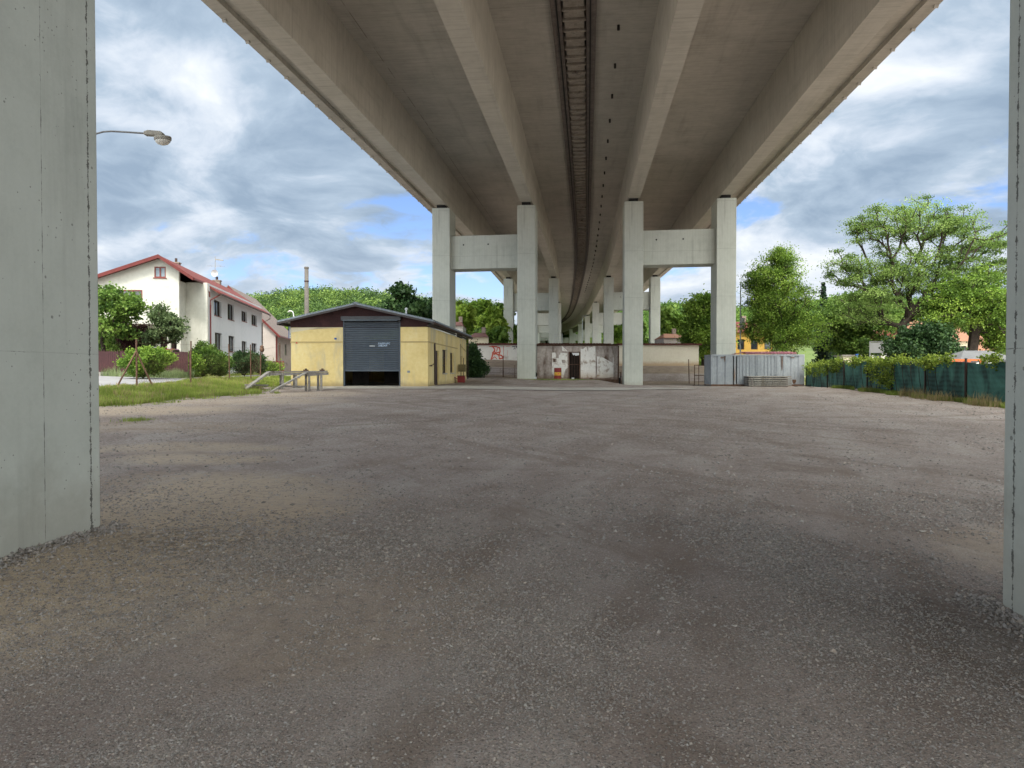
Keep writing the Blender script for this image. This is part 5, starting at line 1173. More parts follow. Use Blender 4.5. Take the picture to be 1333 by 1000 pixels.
# ------------------------------------------------------------------ vegetation builders
def leaf_quads(C, size, r, flat=0.0, up=0.0):
    """C (n,3) centres, size (n,) -> verts, faces of rhombic leaves"""
    N = len(C)
    nrm = r.normal(0, 1, (N, 3)); nrm[:, 2] = nrm[:, 2]*(1-flat)+up; nrm /= np.linalg.norm(nrm, axis=1)[:, None]+1e-9
    a = r.normal(0, 1, (N, 3)); a -= (a*nrm).sum(1)[:, None]*nrm; a /= np.linalg.norm(a, axis=1)[:, None]+1e-9
    b = np.cross(nrm, a); L = size[:, None]; wd = (0.42+0.2*r.random((N, 1)))
    bend = nrm*L*0.15
    V = np.stack([C-a*L*0.6, C-b*L*wd+bend, C+a*L*0.6, C+b*L*wd+bend], 1).reshape(-1, 3)
    return V, np.arange(4*N).reshape(-1, 4)
def skeleton(tips, base, fork, r, k=0.35):
    """greedy tree joining the tips to a trunk: nodes, parents"""
    nodes = [np.array(base, float), np.array(fork, float)]; par = [-1, 0]; plen = [0.0, float(np.linalg.norm(nodes[1]-nodes[0]))*0.0]
    order = np.argsort(np.linalg.norm(tips-fork, axis=1)); tipn = []
    arr = np.zeros((len(tips)*3+2, 3)); arr[0] = nodes[0]; arr[1] = nodes[1]; pl = np.full(len(tips)*3+2, 1e9); pl[1] = 0; cnt = 2
    for t in order:
        p = tips[t]; d = np.linalg.norm(arr[:cnt]-p, axis=1); cost = d+k*pl[:cnt]; cost[0] = 1e9; j = int(np.argmin(cost))
        q = arr[j]; L = d[j]; m_ = q+(p-q)*0.5+r.normal(0, 0.07*L, 3)+np.array([0, 0, 0.05*L])
        arr[cnt] = m_; pl[cnt] = pl[j]+L/2; par.append(j); arr[cnt+1] = p; pl[cnt+1] = pl[j]+L; par.append(cnt); tipn.append(cnt+1); cnt += 2
    return arr[:cnt], np.array(par), tipn
def limb_mesh(nodes, par, r0, rt=0.02, sides=6, expo=2.3):
    n_ = len(nodes); wgt = np.zeros(n_); child = np.zeros(n_, int)
    for i in range(1, n_): child[par[i]] += 1
    wgt[child == 0] = 1
    for i in range(n_-1, 0, -1): wgt[par[i]] += wgt[i]
    rad = rt+(r0-rt)*(wgt/wgt[0])**(1/expo)
    V = []; Fq = []; b = 0
    for i in range(1, n_):
        p, q = nodes[par[i]], nodes[i]; d = q-p; L = np.linalg.norm(d)
        if L < 1e-4: continue
        d = d/L; u = np.array([0, 0, 1.0]) if abs(d[2]) < 0.9 else np.array([1.0, 0, 0]); x = np.cross(d, u); x /= np.linalg.norm(x); y = np.cross(x, d)
        s = sides if rad[i] > 0.05 else 3; ra = min(rad[par[i]], rad[i]*1.5) if par[i] != 0 else rad[0]; ang = np.arange(s)*2*PI/s
        ring = np.cos(ang)[:, None]*x+np.sin(ang)[:, None]*y
        V += list(p+ring*ra)+list(q+ring*rad[i]); Fq += [(b+k_, b+(k_+1) % s, b+s+(k_+1) % s, b+s+k_) for k_ in range(s)]; b += 2*s
    return np.array(V), np.array(Fq)
def crown_tips(ells, n_, r, shell=0.45):
    """random points in a union of ellipsoids (cx,cy,cz,rx,ry,rz,weight)"""
    E = np.array(ells, float); w_ = E[:, 6]/E[:, 6].sum(); k = r.choice(len(E), n_, p=w_)
    d = r.normal(0, 1, (n_, 3)); d /= np.linalg.norm(d, axis=1)[:, None]; rr = (shell+(1-shell)*r.random(n_))**0.6
    rr *= 0.86+0.28*r.random(n_)
    return E[k, :3]+d*rr[:, None]*E[k, 3:6]
def make_tree(name, label, cat, loc, ells, fork, base=(0, 0, 0), r0=0.25, tips=220, lpt=90, lsize=0.16, spread=0.45, mat=None, seed=1, group=None, shell=0.4, flatc=0.55, extra=None, bark=None, k=0.35, crown_name='crown'):
    r = np.random.default_rng(seed); t = thing(name, label, cat, loc, 0, group)
    T = crown_tips(ells, tips, r, shell)
    if extra is not None: T = np.concatenate([T, extra])
    nd, par, tipn = skeleton(T, base, fork, r, k)
    V, Fq = limb_mesh(nd, par, r0, 0.012)
    link('trunk', np_mesh('trunk', V, Fq), bark or M_bark, t)
    cl = r.random(len(T)); N = len(T); cnt = (lpt*(0.35+1.3*r.random(N))).astype(int); idx = np.repeat(np.arange(N), cnt); M_ = len(idx)
    off = r.normal(0, 1, (M_, 3))*spread*(0.55+0.8*cl[idx])[:, None]; off[:, 2] *= flatc; C = T[idx]+off
    inner = r.random(M_) < 0.12; C[inner] = nd[r.integers(2, len(nd), inner.sum())]+r.normal(0, spread*0.5, (inner.sum(), 3))
    V, Fq = leaf_quads(C, lsize*(0.6+0.8*r.random(M_)), r, 0.2, 0.5)
    link(crown_name, np_mesh('crown', V, Fq, {'rnd': ('FACE', r.random(M_)), 'clump': ('FACE', cl[idx])}), mat, t)
    return t
def make_bush(name, label, cat, loc, ells, n_clump, lpc, lsize, spread, mat, seed, group=None, stems=True):
    r = np.random.default_rng(seed); t = thing(name, label, cat, loc, 0, group)
    T = crown_tips(ells, n_clump, r, 0.5); T[:, 2] = np.maximum(T[:, 2], 0.05)
    cl = r.random(len(T)); idx = np.repeat(np.arange(len(T)), lpc); off = r.normal(0, spread, (len(idx), 3)); C = T[idx]+off; C[:, 2] = np.maximum(C[:, 2], 0.02)
    V, Fq = leaf_quads(C, lsize*(0.6+0.8*r.random(len(C))), r, 0.1, 0.5)
    link('foliage', np_mesh('foliage', V, Fq, {'rnd': ('FACE', r.random(len(C))), 'clump': ('FACE', cl[idx])}), mat, t)
    if stems:
        nd, par, _ = skeleton(T[::max(1, len(T)//25)], (0, 0, -0.1), (0, 0, 0.15), r); V, Fq = limb_mesh(nd, par, 0.06, 0.01, 5); link('stems', np_mesh('stems', V, Fq), M_bark, t)
    return t
def GL_(px, D, dz=0.0): x = XX(px, D); return (x, D, g1(x, D)+dz)
def ell(px0, px1, py0, py1, D, loc, w_=1.0, ry=None):
    """ellipsoid filling a px box at distance D, relative to loc"""
    rx = (px1-px0)/2/F*D; rz = (py1-py0)/2/F*D
    return (XX((px0+px1)/2, D)-loc[0], D-loc[1], ZZ((py0+py1)/2, D)-loc[2], rx, ry or rx, rz, w_)

# ------------------------------------------------------------------ trees
D = 55.0; L = GL_(1172, D)
ra = np.array([[XX(px, D)-L[0], dy, ZZ(py, D)-L[2]] for px, py, dy in ((1092, 326, 0.5), (1096, 322, 0), (1104, 318, 0.2), (1112, 320, -.2), (1120, 330, 0))])
E = [ell(1108, 1180, 266, 322, D, L, 0.9, 3.0), ell(1168, 1248, 256, 320, D, L, 1.2, 3.5), ell(1225, 1306, 280, 345, D, L, 1.1, 3.5), ell(1075, 1132, 332, 376, D, L, 0.6, 1.8), ell(1118, 1200, 325, 405, D, L, 1.0, 3), ell(1190, 1300, 330, 405, D, L, 1.6, 3.5), ell(1270, 1350, 300, 420, D, L, 1.5, 3), ell(1090, 1170, 370, 425, D, L, 0.8, 2.6), ell(1180, 1300, 385, 440, D, L, 1.0, 3), ell(1130, 1240, 315, 380, D, L, 0.8, 3)]
make_tree('robinia_tree', 'largest tree on the right, wide feathery crown with dark forking limbs above the green fence', 'tree', L, E, (0.1, 0, ZZ(425, D)-L[2]), r0=0.33, tips=760, lpt=125, lsize=0.088, spread=0.38, mat=L_rob, seed=11, shell=0.15, flatc=0.36, extra=ra[:1], k=0.5)
D = 53.0; L = GL_(1264, D)
E = [ell(1215, 1320, 350, 425, D, L, 1.4, 2.4), ell(1200, 1260, 375, 440, D, L, 0.8, 2), ell(1275, 1330, 400, 458, D, L, 0.8, 2)]
make_tree('robinia_tree', 'leaning dark-trunked tree close to the right near pillar under the largest tree', 'tree', L, E, (0.3, 0, ZZ(425, D)-L[2]), base=(-0.3, 0, -0.2), r0=0.35, tips=260, lpt=130, lsize=0.11, spread=0.36, mat=L_bright, seed=12, shell=0.2, flatc=0.5)
D = 64.0; L = GL_(1020, D)
E = [ell(975, 1045, 330, 395, D, L, 1.2, 2.2), ell(965, 1062, 362, 430, D, L, 1.5, 2.8), ell(985, 1078, 395, 462, D, L, 1.6, 2.8), ell(1004, 1030, 322, 350, D, L, 0.3, 0.9), ell(966, 1002, 352, 395, D, L, 0.5, 1), ell(972, 1012, 405, 448, D, L, 0.7, 1.5)]
make_tree('lime_tree', 'bright green conical tree directly behind the container', 'tree', L, E, (0, 0, ZZ(440, D)-L[2]), r0=0.22, tips=470, lpt=125, lsize=0.105, spread=0.38, mat=L_bright, seed=13, shell=0.15, flatc=0.6, k=0.7)
# conifer
def conifer(label, px, D, pyt, pyb, hw_px, seed):
    L = GL_(px, D); r = np.random.default_rng(seed); H = ZZ(pyt, D)-L[2]; t = thing('spruce_tree', label, 'tree', L); R = hw_px/F*D
    MB().tube([(0, 0, -0.2), (0, 0, H*0.6), (0, 0, H)], [0.18, 0.10, 0.02], 8).build('trunk', M_bark, t)
    C = []; clump = []
    for lv in np.arange(0.10, 1.0, 0.028):
        rr = R*(1-lv)**0.8+0.1; nb = 9
        for b in range(nb):
            a = r.random()*2*PI; l = rr*(0.6+0.5*r.random()); m_ = int(26*l)+6; s = r.random(m_); cc = r.random()
            C.append(np.stack([np.cos(a)*l*s, np.sin(a)*l*s, H*lv-0.35*l*s], 1)+r.normal(0, 0.07, (m_, 3))); clump += [cc]*m_
    C = np.concatenate(C); V, Fq = leaf_quads(C, 0.17*(0.6+0.8*r.random(len(C))), r, 0.0, 0.3)
    link('crown', np_mesh('crown', V, Fq, {'rnd': ('FACE', r.random(len(C))), 'clump': ('FACE', clump)}), L_con, t)
conifer('slim dark spruce showing between the conical tree and the largest tree', 1071, 72, 369, 460, 17, 5)
D = 68.0; L = GL_(1112, D)
E = [ell(1070, 1135, 385, 440, D, L, 1, 3), ell(1105, 1165, 378, 440, D, L, 1, 3), ell(1080, 1160, 420, 468, D, L, 0.9, 3)]
make_tree('ash_tree', 'rounded mid-green tree left of the largest tree, behind the fence', 'tree', L, E, (0, 0, ZZ(440, D)-L[2]), r0=0.25, tips=260, lpt=90, lsize=0.19, spread=0.42, mat=L_mid, seed=14, shell=0.25)
D = 50.0; L = GL_(1203, D)
make_bush('elder_bush', 'big dark green bush behind the fence below the largest tree', 'bush', L, [ell(1160, 1246, 436, 476, D, L, 1.4, 2), ell(1175, 1235, 425, 450, D, L, 0.6, 1.4)], 300, 60, 0.15, 0.22, L_dark, 15)
D = 80.0; L = GL_(915, D)
E = [ell(893, 950, 380, 425, D, L, 1, 2.5), ell(886, 955, 405, 462, D, L, 1.3, 3)]
make_tree('ash_tree', 'mid-green tree half hidden behind the right outer column', 'tree', L, E, (0, 0, ZZ(445, D)-L[2]), r0=0.2, tips=320, lpt=90, lsize=0.17, spread=0.4, mat=L_bright, seed=16, shell=0.2)
D = 74.0; L = GL_(530, D)
E = [ell(503, 545, 385, 418, D, L, 1, 2), ell(528, 572, 392, 422, D, L, 0.8, 2), ell(512, 534, 366, 392, D, L, 0.45, 1), ell(490, 520, 392, 425, D, L, 0.5, 1.4)]
make_tree('walnut_tree', 'dark green large-leaved tree rising behind the garage roof', 'tree', L, E, (-0.3, 0, ZZ(420, D)-L[2]), r0=0.22, tips=150, lpt=55, lsize=0.30, spread=0.42, mat=L_dark, seed=17, shell=0.2)
D = 49.5; L = GL_(134, D)
E = [ell(118, 160, 370, 410, D, L, 1, 1.6), ell(140, 190, 378, 418, D, L, 1, 1.6), ell(120, 178, 405, 445, D, L, 1, 1.8)]
make_tree('plum_tree', 'light green fruit tree beside the left near pillar, in front of the white gable', 'tree', L, E, (0.05, 0, ZZ(455, D)-L[2]), base=(-0.1, 0, -0.2), r0=0.14, tips=170, lpt=46, lsize=0.16, spread=0.24, mat=L_mid, seed=18, shell=0.15)
D = 50.5; L = GL_(203, D)
E = [ell(197, 222, 395, 430, D, L, 1, 0.9), ell(205, 240, 405, 445, D, L, 1, 1.1), ell(188, 215, 425, 450, D, L, 0.7, 0.9)]
make_tree('apple_tree', 'small olive-green leaning tree in front of the white house entrance', 'tree', L, E, (0.55, 0, ZZ(448, D)-L[2]), base=(-0.1, 0, -0.2), r0=0.15, tips=150, lpt=52, lsize=0.12, spread=0.2, mat=L_olive, seed=19, shell=0.15)
D = 51.5; L = GL_(178, D)
make_bush('plum_bush', 'dark purple-brown leafed shrub behind the maroon fence between two small trees', 'bush', L, [ell(158, 200, 424, 458, D, L, 1, 1)], 110, 45, 0.12, 0.2, L_plum, 20)
L = GL_(150, 52.5)
make_bush('garden_shrub', 'dark green shrub behind the maroon fence below the light green fruit tree', 'bush', L, [ell(120, 200, 432, 462, 52.5, L, 1, 1.2)], 130, 45, 0.13, 0.22, L_mid, 120)
# hedge bushes along the road
for (nm, lab, px, D, e, mat_, sd_) in (('boxwood_bush', 'bright green round bush in front of the maroon fence behind the braced post', 186, 44.0, [(160, 211, 455, 490, 1), (170, 222, 455, 478, 0.7)], L_bright, 31),
        ('boxwood_bush', 'tall dense rounded bush by the red downpipe of the white house', 264, 52.5, [(250, 281, 448, 487, 1)], L_mid, 32),
        ('boxwood_bush', 'low light green bush at the left foot of the tall rounded bush', 251, 51.0, [(236, 262, 463, 487, 1)], L_bright, 33),
        ('boxwood_bush', 'lower dark rounded bush right of the tall rounded bush', 285, 54.5, [(271, 299, 460, 487, 1)], L_mid, 34),
        ('boxwood_bush', 'wide dark green bush below the right-hand windows of the white house', 318, 62.0, [(302, 336, 459, 484, 1), (322, 347, 463, 484, 0.7)], L_dark, 35)):
    L = GL_(px, D); E = [ell(a, b, c, d_, D, L, w_, None) for a, b, c, d_, w_ in e]
    make_bush(nm, lab, 'bush', L, E, 200, 65, 0.10, 0.13, mat_, sd_, group='bushes along the road')
L = GL_(345, 68); make_bush('verge_shrub', 'pale green low scrub by the picket fence', 'bush', L, [ell(334, 368, 473, 486, 68, L, 1, 1)], 80, 40, 0.12, 0.2, L_bright, 36)
L = GL_(616, 62); make_bush('ivy_bush', 'tall dark ivy-like bush against the back corner of the garage', 'bush', L, [ell(605, 625, 450, 490, 62, L, 1, 0.9), ell(605, 634, 470, 492, 62, L, 0.7, 0.9)], 170, 60, 0.13, 0.16, L_dark, 37)
# vine on the green fence
r = np.random.default_rng(41); T = []
for px0, px1, dn, n_ in ((1048, 1098, 0.75, 62), (1095, 1135, 0.25, 20), (1130, 1166, 1.2, 52), (1165, 1240, 0.10, 26), (1210, 1225, 0.4, 10), (1285, 1305, 0.18, 9)):
    for _ in range(n_):
        D = fence_D(px0+(px1-px0)*r.random()); x = fpos(D); T.append((x-0.08-0.15*r.random(), D, ftop(D)+0.10-dn*r.random()**1.8*1.1))
T = np.array(T); idx = np.repeat(np.arange(len(T)), 46); C = T[idx]+r.normal(0, 0.11, (len(idx), 3)); V, Fq = leaf_quads(C, 0.075*(0.6+0.8*r.random(len(C))), r, 0.1, 0.6)
vt = thing('climbing_vine', 'yellow-green climbing vine draped over the top of the green fence', 'vine')
link('foliage', np_mesh('vine', V, Fq, {'rnd': ('FACE', r.random(len(C))), 'clump': ('FACE', r.random(len(T))[idx])}), L_vine, vt)
mb = MB()
for k in range(16):
    D = fence_D(1060+k*11); x = fpos(D)-0.06; zt_ = ftop(D); MB().tube([(x, D, g1(x, D)), (x-0.05, D+0.2, zt_*0.5+0.3), (x, D+0.35, zt_)], 0.015, 4).build('stem', M_bark, vt)
# grasses
def grass(name, label, pts, h, mat, seed, wd=0.012, lean=0.35, kind='stuff'):
    r = np.random.default_rng(seed); N = len(pts); a = r.random(N)*2*PI; hh = h*(0.4+0.75*r.random(N))*(0.45+1.15*fbm(pts[:, 0]*1.6, pts[:, 1]*1.6, seed+2, 3)); dx = np.cos(a); dy = np.sin(a); b = r.random(N)*2*PI
    l = lean*hh*r.random(N); w_ = wd*(0.6+0.8*r.random(N)); z = gz(pts[:, 0], pts[:, 1]); P0 = np.stack([pts[:, 0], pts[:, 1], z-0.01], 1)
    s = np.stack([dx*w_, dy*w_, np.zeros(N)], 1); m_ = np.stack([np.cos(b)*l*0.35, np.sin(b)*l*0.35, hh*0.6], 1); t_ = np.stack([np.cos(b)*l, np.sin(b)*l, hh], 1)
    V = np.stack([P0-s, P0+s, P0+m_+s*0.7, P0+m_-s*0.7, P0+t_+s*0.1, P0+t_-s*0.1], 1).reshape(-1, 3); i = np.arange(N)[:, None]*6
    Fq = np.concatenate([i+np.array([[0, 1, 2, 3]]), i+np.array([[3, 2, 4, 5]])], 1).reshape(-1, 4); cl = fbm(pts[:, 0]*0.7, pts[:, 1]*0.7, seed, 3)
    o = link(name, np_mesh(name, V, Fq, {'rnd': ('FACE', np.repeat(r.random(N), 2)), 'clump': ('FACE', np.repeat(np.clip(cl*1.6-0.3, 0, 1), 2))}), mat); tag(o, label, kind=kind); return o
r = np.random.default_rng(51)
def scatter(n_, y0, y1, xa, xb, thr=0.0, seed=5, f=1.0):
    y = y0+(y1-y0)*r.random(n_); a = xa(y); b = xb(y); x = a+(b-a)*r.random(n_); k = fbm(x*f, y*f, seed, 3) > thr
    return np.stack([x[k], y[k]], 1)
edge = lambda y: xline(y)+0.9*(fbm(y*0.5, y*0+3, 8, 3)-0.45)*2
P1 = scatter(60000, 23, 45.2, lambda y: -18.7+0*y, lambda y: edge(y)-0.1, 0.27)
grass('verge_grass', 'long fresh green grass on the verge between yard and road', P1, 0.215, L_grass, 61)
P1 = scatter(9000, 23, 44, lambda y: -18.7+0*y, lambda y: edge(y)+0.1, 0.46, f=1.3); grass('straw_grass', 'straw coloured grass mixed into the verge', P1, 0.27, L_dry, 71)
P1 = scatter(3500, 23, 42, lambda y: edge(y)-0.3, lambda y: edge(y)+0.9, 0.45, f=1.5); grass('edge_weeds', 'sparse short weeds at the ragged edge of the gravel', P1, 0.12, L_grass, 62)
P1 = scatter(12000, 43.5, 60, lambda y: -18.6+0*y, lambda y: -15.2+0*y, 0.3); grass('garage_side_grass', 'tall grass growing between the garage and the wire fence', P1, 0.22, L_grass, 63)
P1 = scatter(17000, 46.6, 50, lambda y: -27+0*y, lambda y: -21.8+0*y, 0.25); P1 = P1[(P1[:, 0] < XX(252, P1[:, 1]))]; grass('fence_foot_grass', 'pale tall grass along the foot of the maroon fence', P1, 0.55, L_pale, 64)
P1 = scatter(9000, 50, 90, lambda y: -24.4-0.15*(y-46), lambda y: -22.5-0.12*(y-46), 0.3); grass('street_verge_grass', 'rough grass along the street below the white house', P1, 0.35, L_grass, 65)
P1 = scatter(15000, 22.5, 44.5, lambda y: np.interp(y, [p[1] for p in FPT], [p[0] for p in FPT])-0.25-0.9*fbm(y*0.7, y*0, 4, 3), lambda y: np.interp(y, [p[1] for p in FPT], [p[0] for p in FPT])-0.05, 0.3)
grass('fence_line_grass', 'green and straw grass along the foot of the green fence', P1, 0.20, L_grass, 66)
P1 = scatter(4200, 22.5, 44.5, lambda y: np.interp(y, [p[1] for p in FPT], [p[0] for p in FPT])-1.1, lambda y: np.interp(y, [p[1] for p in FPT], [p[0] for p in FPT])-0.1, 0.47, f=0.8)
grass('dry_grass', 'dry straw tufts among the grass at the green fence', P1, 0.42, L_dry, 67, wd=0.008, lean=0.6)
c = XX(177, 19.2); a = r.normal(0, 1, (420, 2)); P1 = np.stack([c+a[:, 0]*0.17, 19.2+a[:, 1]*0.25], 1)
o = grass('weed_tuft', 'small lone green weed tuft on the bare gravel at left', P1, 0.13, L_grass, 68, kind=None, wd=0.008); tag(o, cat='weed')
P1 = np.stack([4.0+r.normal(0, 1.4, 2800), 60.6+r.normal(0, 0.4, 2800)], 1); grass('yard_weeds', 'thin low weeds on the ground in front of the patched shed', P1, 0.07, L_grass, 69)
P1 = scatter(9000, 47, 100, lambda y: 24+0*y, lambda y: 60+0*y, 0.35); grass('garden_grass', 'rough grass behind the green fence', P1, 0.5, L_grass, 70, wd=0.03)

# ------------------------------------------------------------------ hills and far woods
AZ = np.radians(np.linspace(-52, 52, 160))
def ridge(az, D):
    px = 666.5+F*np.tan(az)
    y = np.interp(px, [-900, 0, 130, 250, 320, 345, 380, 430, 470, 510, 545, 590, 640, 680, 740, 800, 850, 900, 960, 1030, 1085, 1120, 1160, 1230, 1300, 1500, 2300], [400, 402, 402, 400, 394, 389, 383, 380, 384, 387, 395, 398, 403, 408, 412, 410, 402, 402, 406, 402, 394, 389, 394, 402, 406, 408, 410])
    return (484-y)/F*D-7.5
def rdist(az):
    px = 666.5+F*np.tan(az); return np.interp(px, [0, 300, 560, 680, 850, 1300], [330, 330, 300, 420, 560, 560])
def hill_z(x, y):
    az = np.arctan2(x, y); D = rdist(az); d = y/D; R = ridge(az, D); d0 = np.interp(666.5+F*np.tan(az), [300, 560, 660, 850, 1300], [0.36, 0.36, 0.33, 0.27, 0.27])
    t = np.clip((d-d0)/(1-d0), 0, 1); z = R*(0.35*t+0.65*sm(t, 0, 1))
    z = np.where(d > 1, R*(1-0.25*(d-1)), z)
    cw = 20-13*sm(y, 390, 450); z = z*(0.03+0.97*sm(np.abs(x-pathX(np.clip(y, -80, 625))), cw, cw*1.7))
    return z+EYE*sm(t, 0, 1)-0.9*(1-sm(t, 0, 0.06))-0.5+(fbm(x*0.02, y*0.02, 77)-0.47)*7*sm(t, 0.02, 0.25)*(1-0.7*sm(t, 0.75, 1))
ds_ = np.linspace(0.24, 1.35, 70); V = []
for d in ds_:
    for a in AZ:
        D = float(rdist(a))*d; V.append((D*math.tan(a), D))
V = np.array(V); V = np.column_stack([V, hill_z(V[:, 0], V[:, 1])]); i = np.arange(len(AZ)-1)[None, :]+np.arange(len(ds_)-1)[:, None]*len(AZ)
M_hill = surf('meadow_ground', (0.05, 0.085, 0.02), (0.085, 0.13, 0.03), (0.14, 0.17, 0.06), s1=0.02, s2=0.15, bs=1.5, bump=0.5, bdist=0.3)
hl = link('hills', np_mesh('hills', V, np.stack([i, i+1, i+len(AZ)+1, i+len(AZ)], -1).reshape(-1, 4), smooth=True), M_hill); tag(hl, kind='structure')
def woods(name, label, n_, px0, px1, d0, d1, seed, size=(3.5, 5.5), q=120, ls=1.0, mat=None):
    r = np.random.default_rng(seed); a = np.arctan((px0+(px1-px0)*r.random(n_)-666.5)/F); d = d0+(d1-d0)*r.random(n_)**0.8; D = rdist(a)*d; x = D*np.tan(a); y = D; z = hill_z(x, y)
    if y is not None:
        kk = np.abs(x-pathX(np.clip(y, -80, 625))) > 21-13*sm(y, 390, 450); x, y, z, d, D = x[kk], y[kk], z[kk], d[kk], D[kk]; n_ = len(x)
    R = size[0]+(size[1]-size[0])*r.random(n_); sc = D/330; R = R*np.clip(sc, 0.5, 1.2); idx = np.repeat(np.arange(n_), q); v = r.normal(0, 1, (len(idx), 3)); v /= np.linalg.norm(v, axis=1)[:, None]
    v[:, 2] = np.abs(v[:, 2])*1.15-0.25; rr = R[idx]*(0.72+0.4*r.random(len(idx)))*(1+0.25*np.sin(v[:, 0]*7+idx)*np.cos(v[:, 1]*6+idx*1.3)); C = np.stack([x, y, z], 1)[idx]+v*rr[:, None]; C[:, 2] += R[idx]*0.55
    V, Fq = leaf_quads(C, ls*np.clip(sc, 0.45, 1.3)[idx]*(0.55+0.8*r.random(len(idx))), r, 0.0, 0.6); cl = np.clip(0.05+0.95*r.random(n_)**1.4+1.1*(fbm(x*0.03, y*0.03, 5)-0.50), 0, 1)
    o = link(name, np_mesh(name, V, Fq, {'rnd': ('FACE', r.random(len(idx))), 'clump': ('FACE', cl[idx])}), mat or L_forest); tag(o, label, kind='stuff'); return o
woods('wooded_slope', 'bright spring woodland covering the hill on the left', 900, 230, 700, 0.5, 1.02, 81, size=(3.5, 7.5), ls=0.60, q=560)
woods('ridge_wood', 'darker trees along the crest of the left hill', 120, 372, 560, 0.95, 1.02, 82, size=(3, 6), mat=L_mid, ls=0.7, q=350)
woods('far_wooded_hill', 'bluish green wooded hill far off on the right', 1300, 640, 1345, 0.45, 1.02, 83, size=(4, 6.5), ls=0.8, q=260, mat=L_mid)
# trees one can tell apart at the foot of the hill: built once, copied
def far_tree(name, label, px, D, pyt, pyb, hw, mat, seed, group='trees at the foot of the hill'):
    x = XX(px, D); zb = max(g1(x, D), float(hill_z(np.array(x), np.array(D)))) if D > 100 else g1(x, D); L = (x, D, zb-0.2)
    H = ZZ(pyt, D)-L[2]; R = hw/F*D; E = [(0, 0, H-R*0.95, R, R, R*0.95, 1.0), (-R*0.3, 0, H*0.5, R*0.95, R*0.9, H*0.36, 0.9), (R*0.4, 0, H*0.45, R*0.8, R*0.8, H*0.33, 0.6)]
    return make_tree(name, label, 'tree', L, E, (0, 0, H*0.35), r0=0.2, tips=110, lpt=75, lsize=0.0042*D, spread=0.11*R+0.18, mat=mat, seed=seed, group=group, shell=0.35)
FT = [(604, 104, 396, 446, 14, L_vtree, 'light green tree immediately right of the left outer column'), (622, 118, 392, 446, 15, L_bright, 'broad mid-green tree above the dark-roofed yellow house'), (641, 112, 404, 446, 15, L_vtree, 'rounded yellow-green tree near the second-row left column'),
      (655, 128, 396, 446, 12, L_mid, 'darker tree just left of the second-row outer column'), (668, 120, 425, 446, 9, L_bright, 'low bright tree right of the second-row outer column'), (626, 98, 430, 452, 7, L_mid, 'small shrubby tree over the whitewashed outbuilding roof'), (648, 92, 428, 452, 9, L_mid, 'dark round tree over the graffiti wall'),
      (806, 120, 424, 470, 10, L_bright, 'sunlit tree between the right inner columns'), (822, 132, 415, 470, 14, L_bright, 'second sunlit tree behind the right inner column'), (868, 130, 400, 460, 14, L_mid, 'dark tree right of the second-row right column'), (884, 105, 412, 462, 12, L_bright, 'light green tree above the cream outbuilding'), (905, 118, 395, 462, 13, L_mid, 'broad tree left of the right outer column'),
      (375, 120, 425, 470, 6, L_bright, 'bright small tree between the pink house and the garage roof'), (1148, 95, 395, 462, 22, L_mid, 'deep green tree under the left side of the largest tree'), (1238, 100, 385, 462, 25, L_mid, 'dense tree behind the largest tree on the right'), (1302, 90, 395, 462, 20, L_mid, 'dense tree beside the edge of the right near pillar'),
      (1085, 100, 400, 462, 14, L_dark, 'dark rounded tree behind the slim spruce'), (585, 110, 400, 446, 8, L_mid, 'tree showing left of the left outer column')]
for i, (px, D, a, b, hw, m_, lab) in enumerate(FT): far_tree('broadleaf_tree', lab, px, D, a, b, hw, m_, 200+i)
conifer('dark pine standing on the skyline right of the left outer column', 633, 240, 397, 420, 6, 9) if False else None

# ------------------------------------------------------------------ far buildings
def house(name, label, px0, px1, D, py_ridge, py_eave, py_base, wall_m, roof_m, dep=8.0, hip=True, rz=0.0, wins=3, cat='house'):
    a, b = XX(px0, D), XX(px1, D); x = (a+b)/2; zb = ZZ(py_base, D); t = thing(name, label, cat, (x, D, zb), rz); w_ = (b-a)/2; he = ZZ(py_eave, D)-zb; hr = ZZ(py_ridge, D)-zb
    nw = wins; hw = [( -w_+2*w_*(k+0.5)/nw-0.4, -w_+2*w_*(k+0.5)/nw+0.4, he-2.0, he-0.8) for k in range(nw)]
    MB().wall(-w_*0.92, w_*0.92, -3.0, he, 0, 0.3, hw).box(-w_*0.92, -w_*0.92+0.3, 0.301, dep, -3, he).box(w_*0.92-0.3, w_*0.92, 0.301, dep, -3, he).box(-w_*0.92, w_*0.92, dep, dep+0.3, -3, he).build('wall', wall_m, t)
    for q in hw:
        fo = MB().box(q[0], q[1], 0.15, 0.22, q[2], q[3]).build('window', M_brown, t); MB().box(q[0]+0.08, q[1]-0.08, 0.13, 0.149, q[2]+0.08, q[3]-0.08).build('pane', M_glass, fo)
    k = 0.45 if hip else 1.0; o_ = 0.4; V = [(-w_-0, -o_, he), (w_, -o_, he), (w_, dep+o_, he), (-w_, dep+o_, he), (-w_*(1-k), dep/2, hr), (w_*(1-k), dep/2, hr)] if hip else None
    if hip: mb = MB().add(V, [(0, 1, 5, 4), (1, 2, 5), (2, 3, 4, 5), (3, 0, 4), (3, 2, 1, 0)])
    else: mb = MB().prism([(-w_, he-0.2), (w_, he-0.2), (w_, he), (0, hr+0.1), (-w_, he)], -o_, dep+o_)
    rf = mb.build('roof', roof_m, t)
    MB().box(w_*0.2, w_*0.2+0.5, dep*0.45, dep*0.45+0.5, he, hr+0.7).build('chimney', M_brick, rf)
    if not hip: MB().prism([(-w_*0.9, he-0.25), (w_*0.9, he-0.25), (0, hr-0.25)], -o_-0.0+0.38, 0.29).build('gable', wall_m, t)
    return t
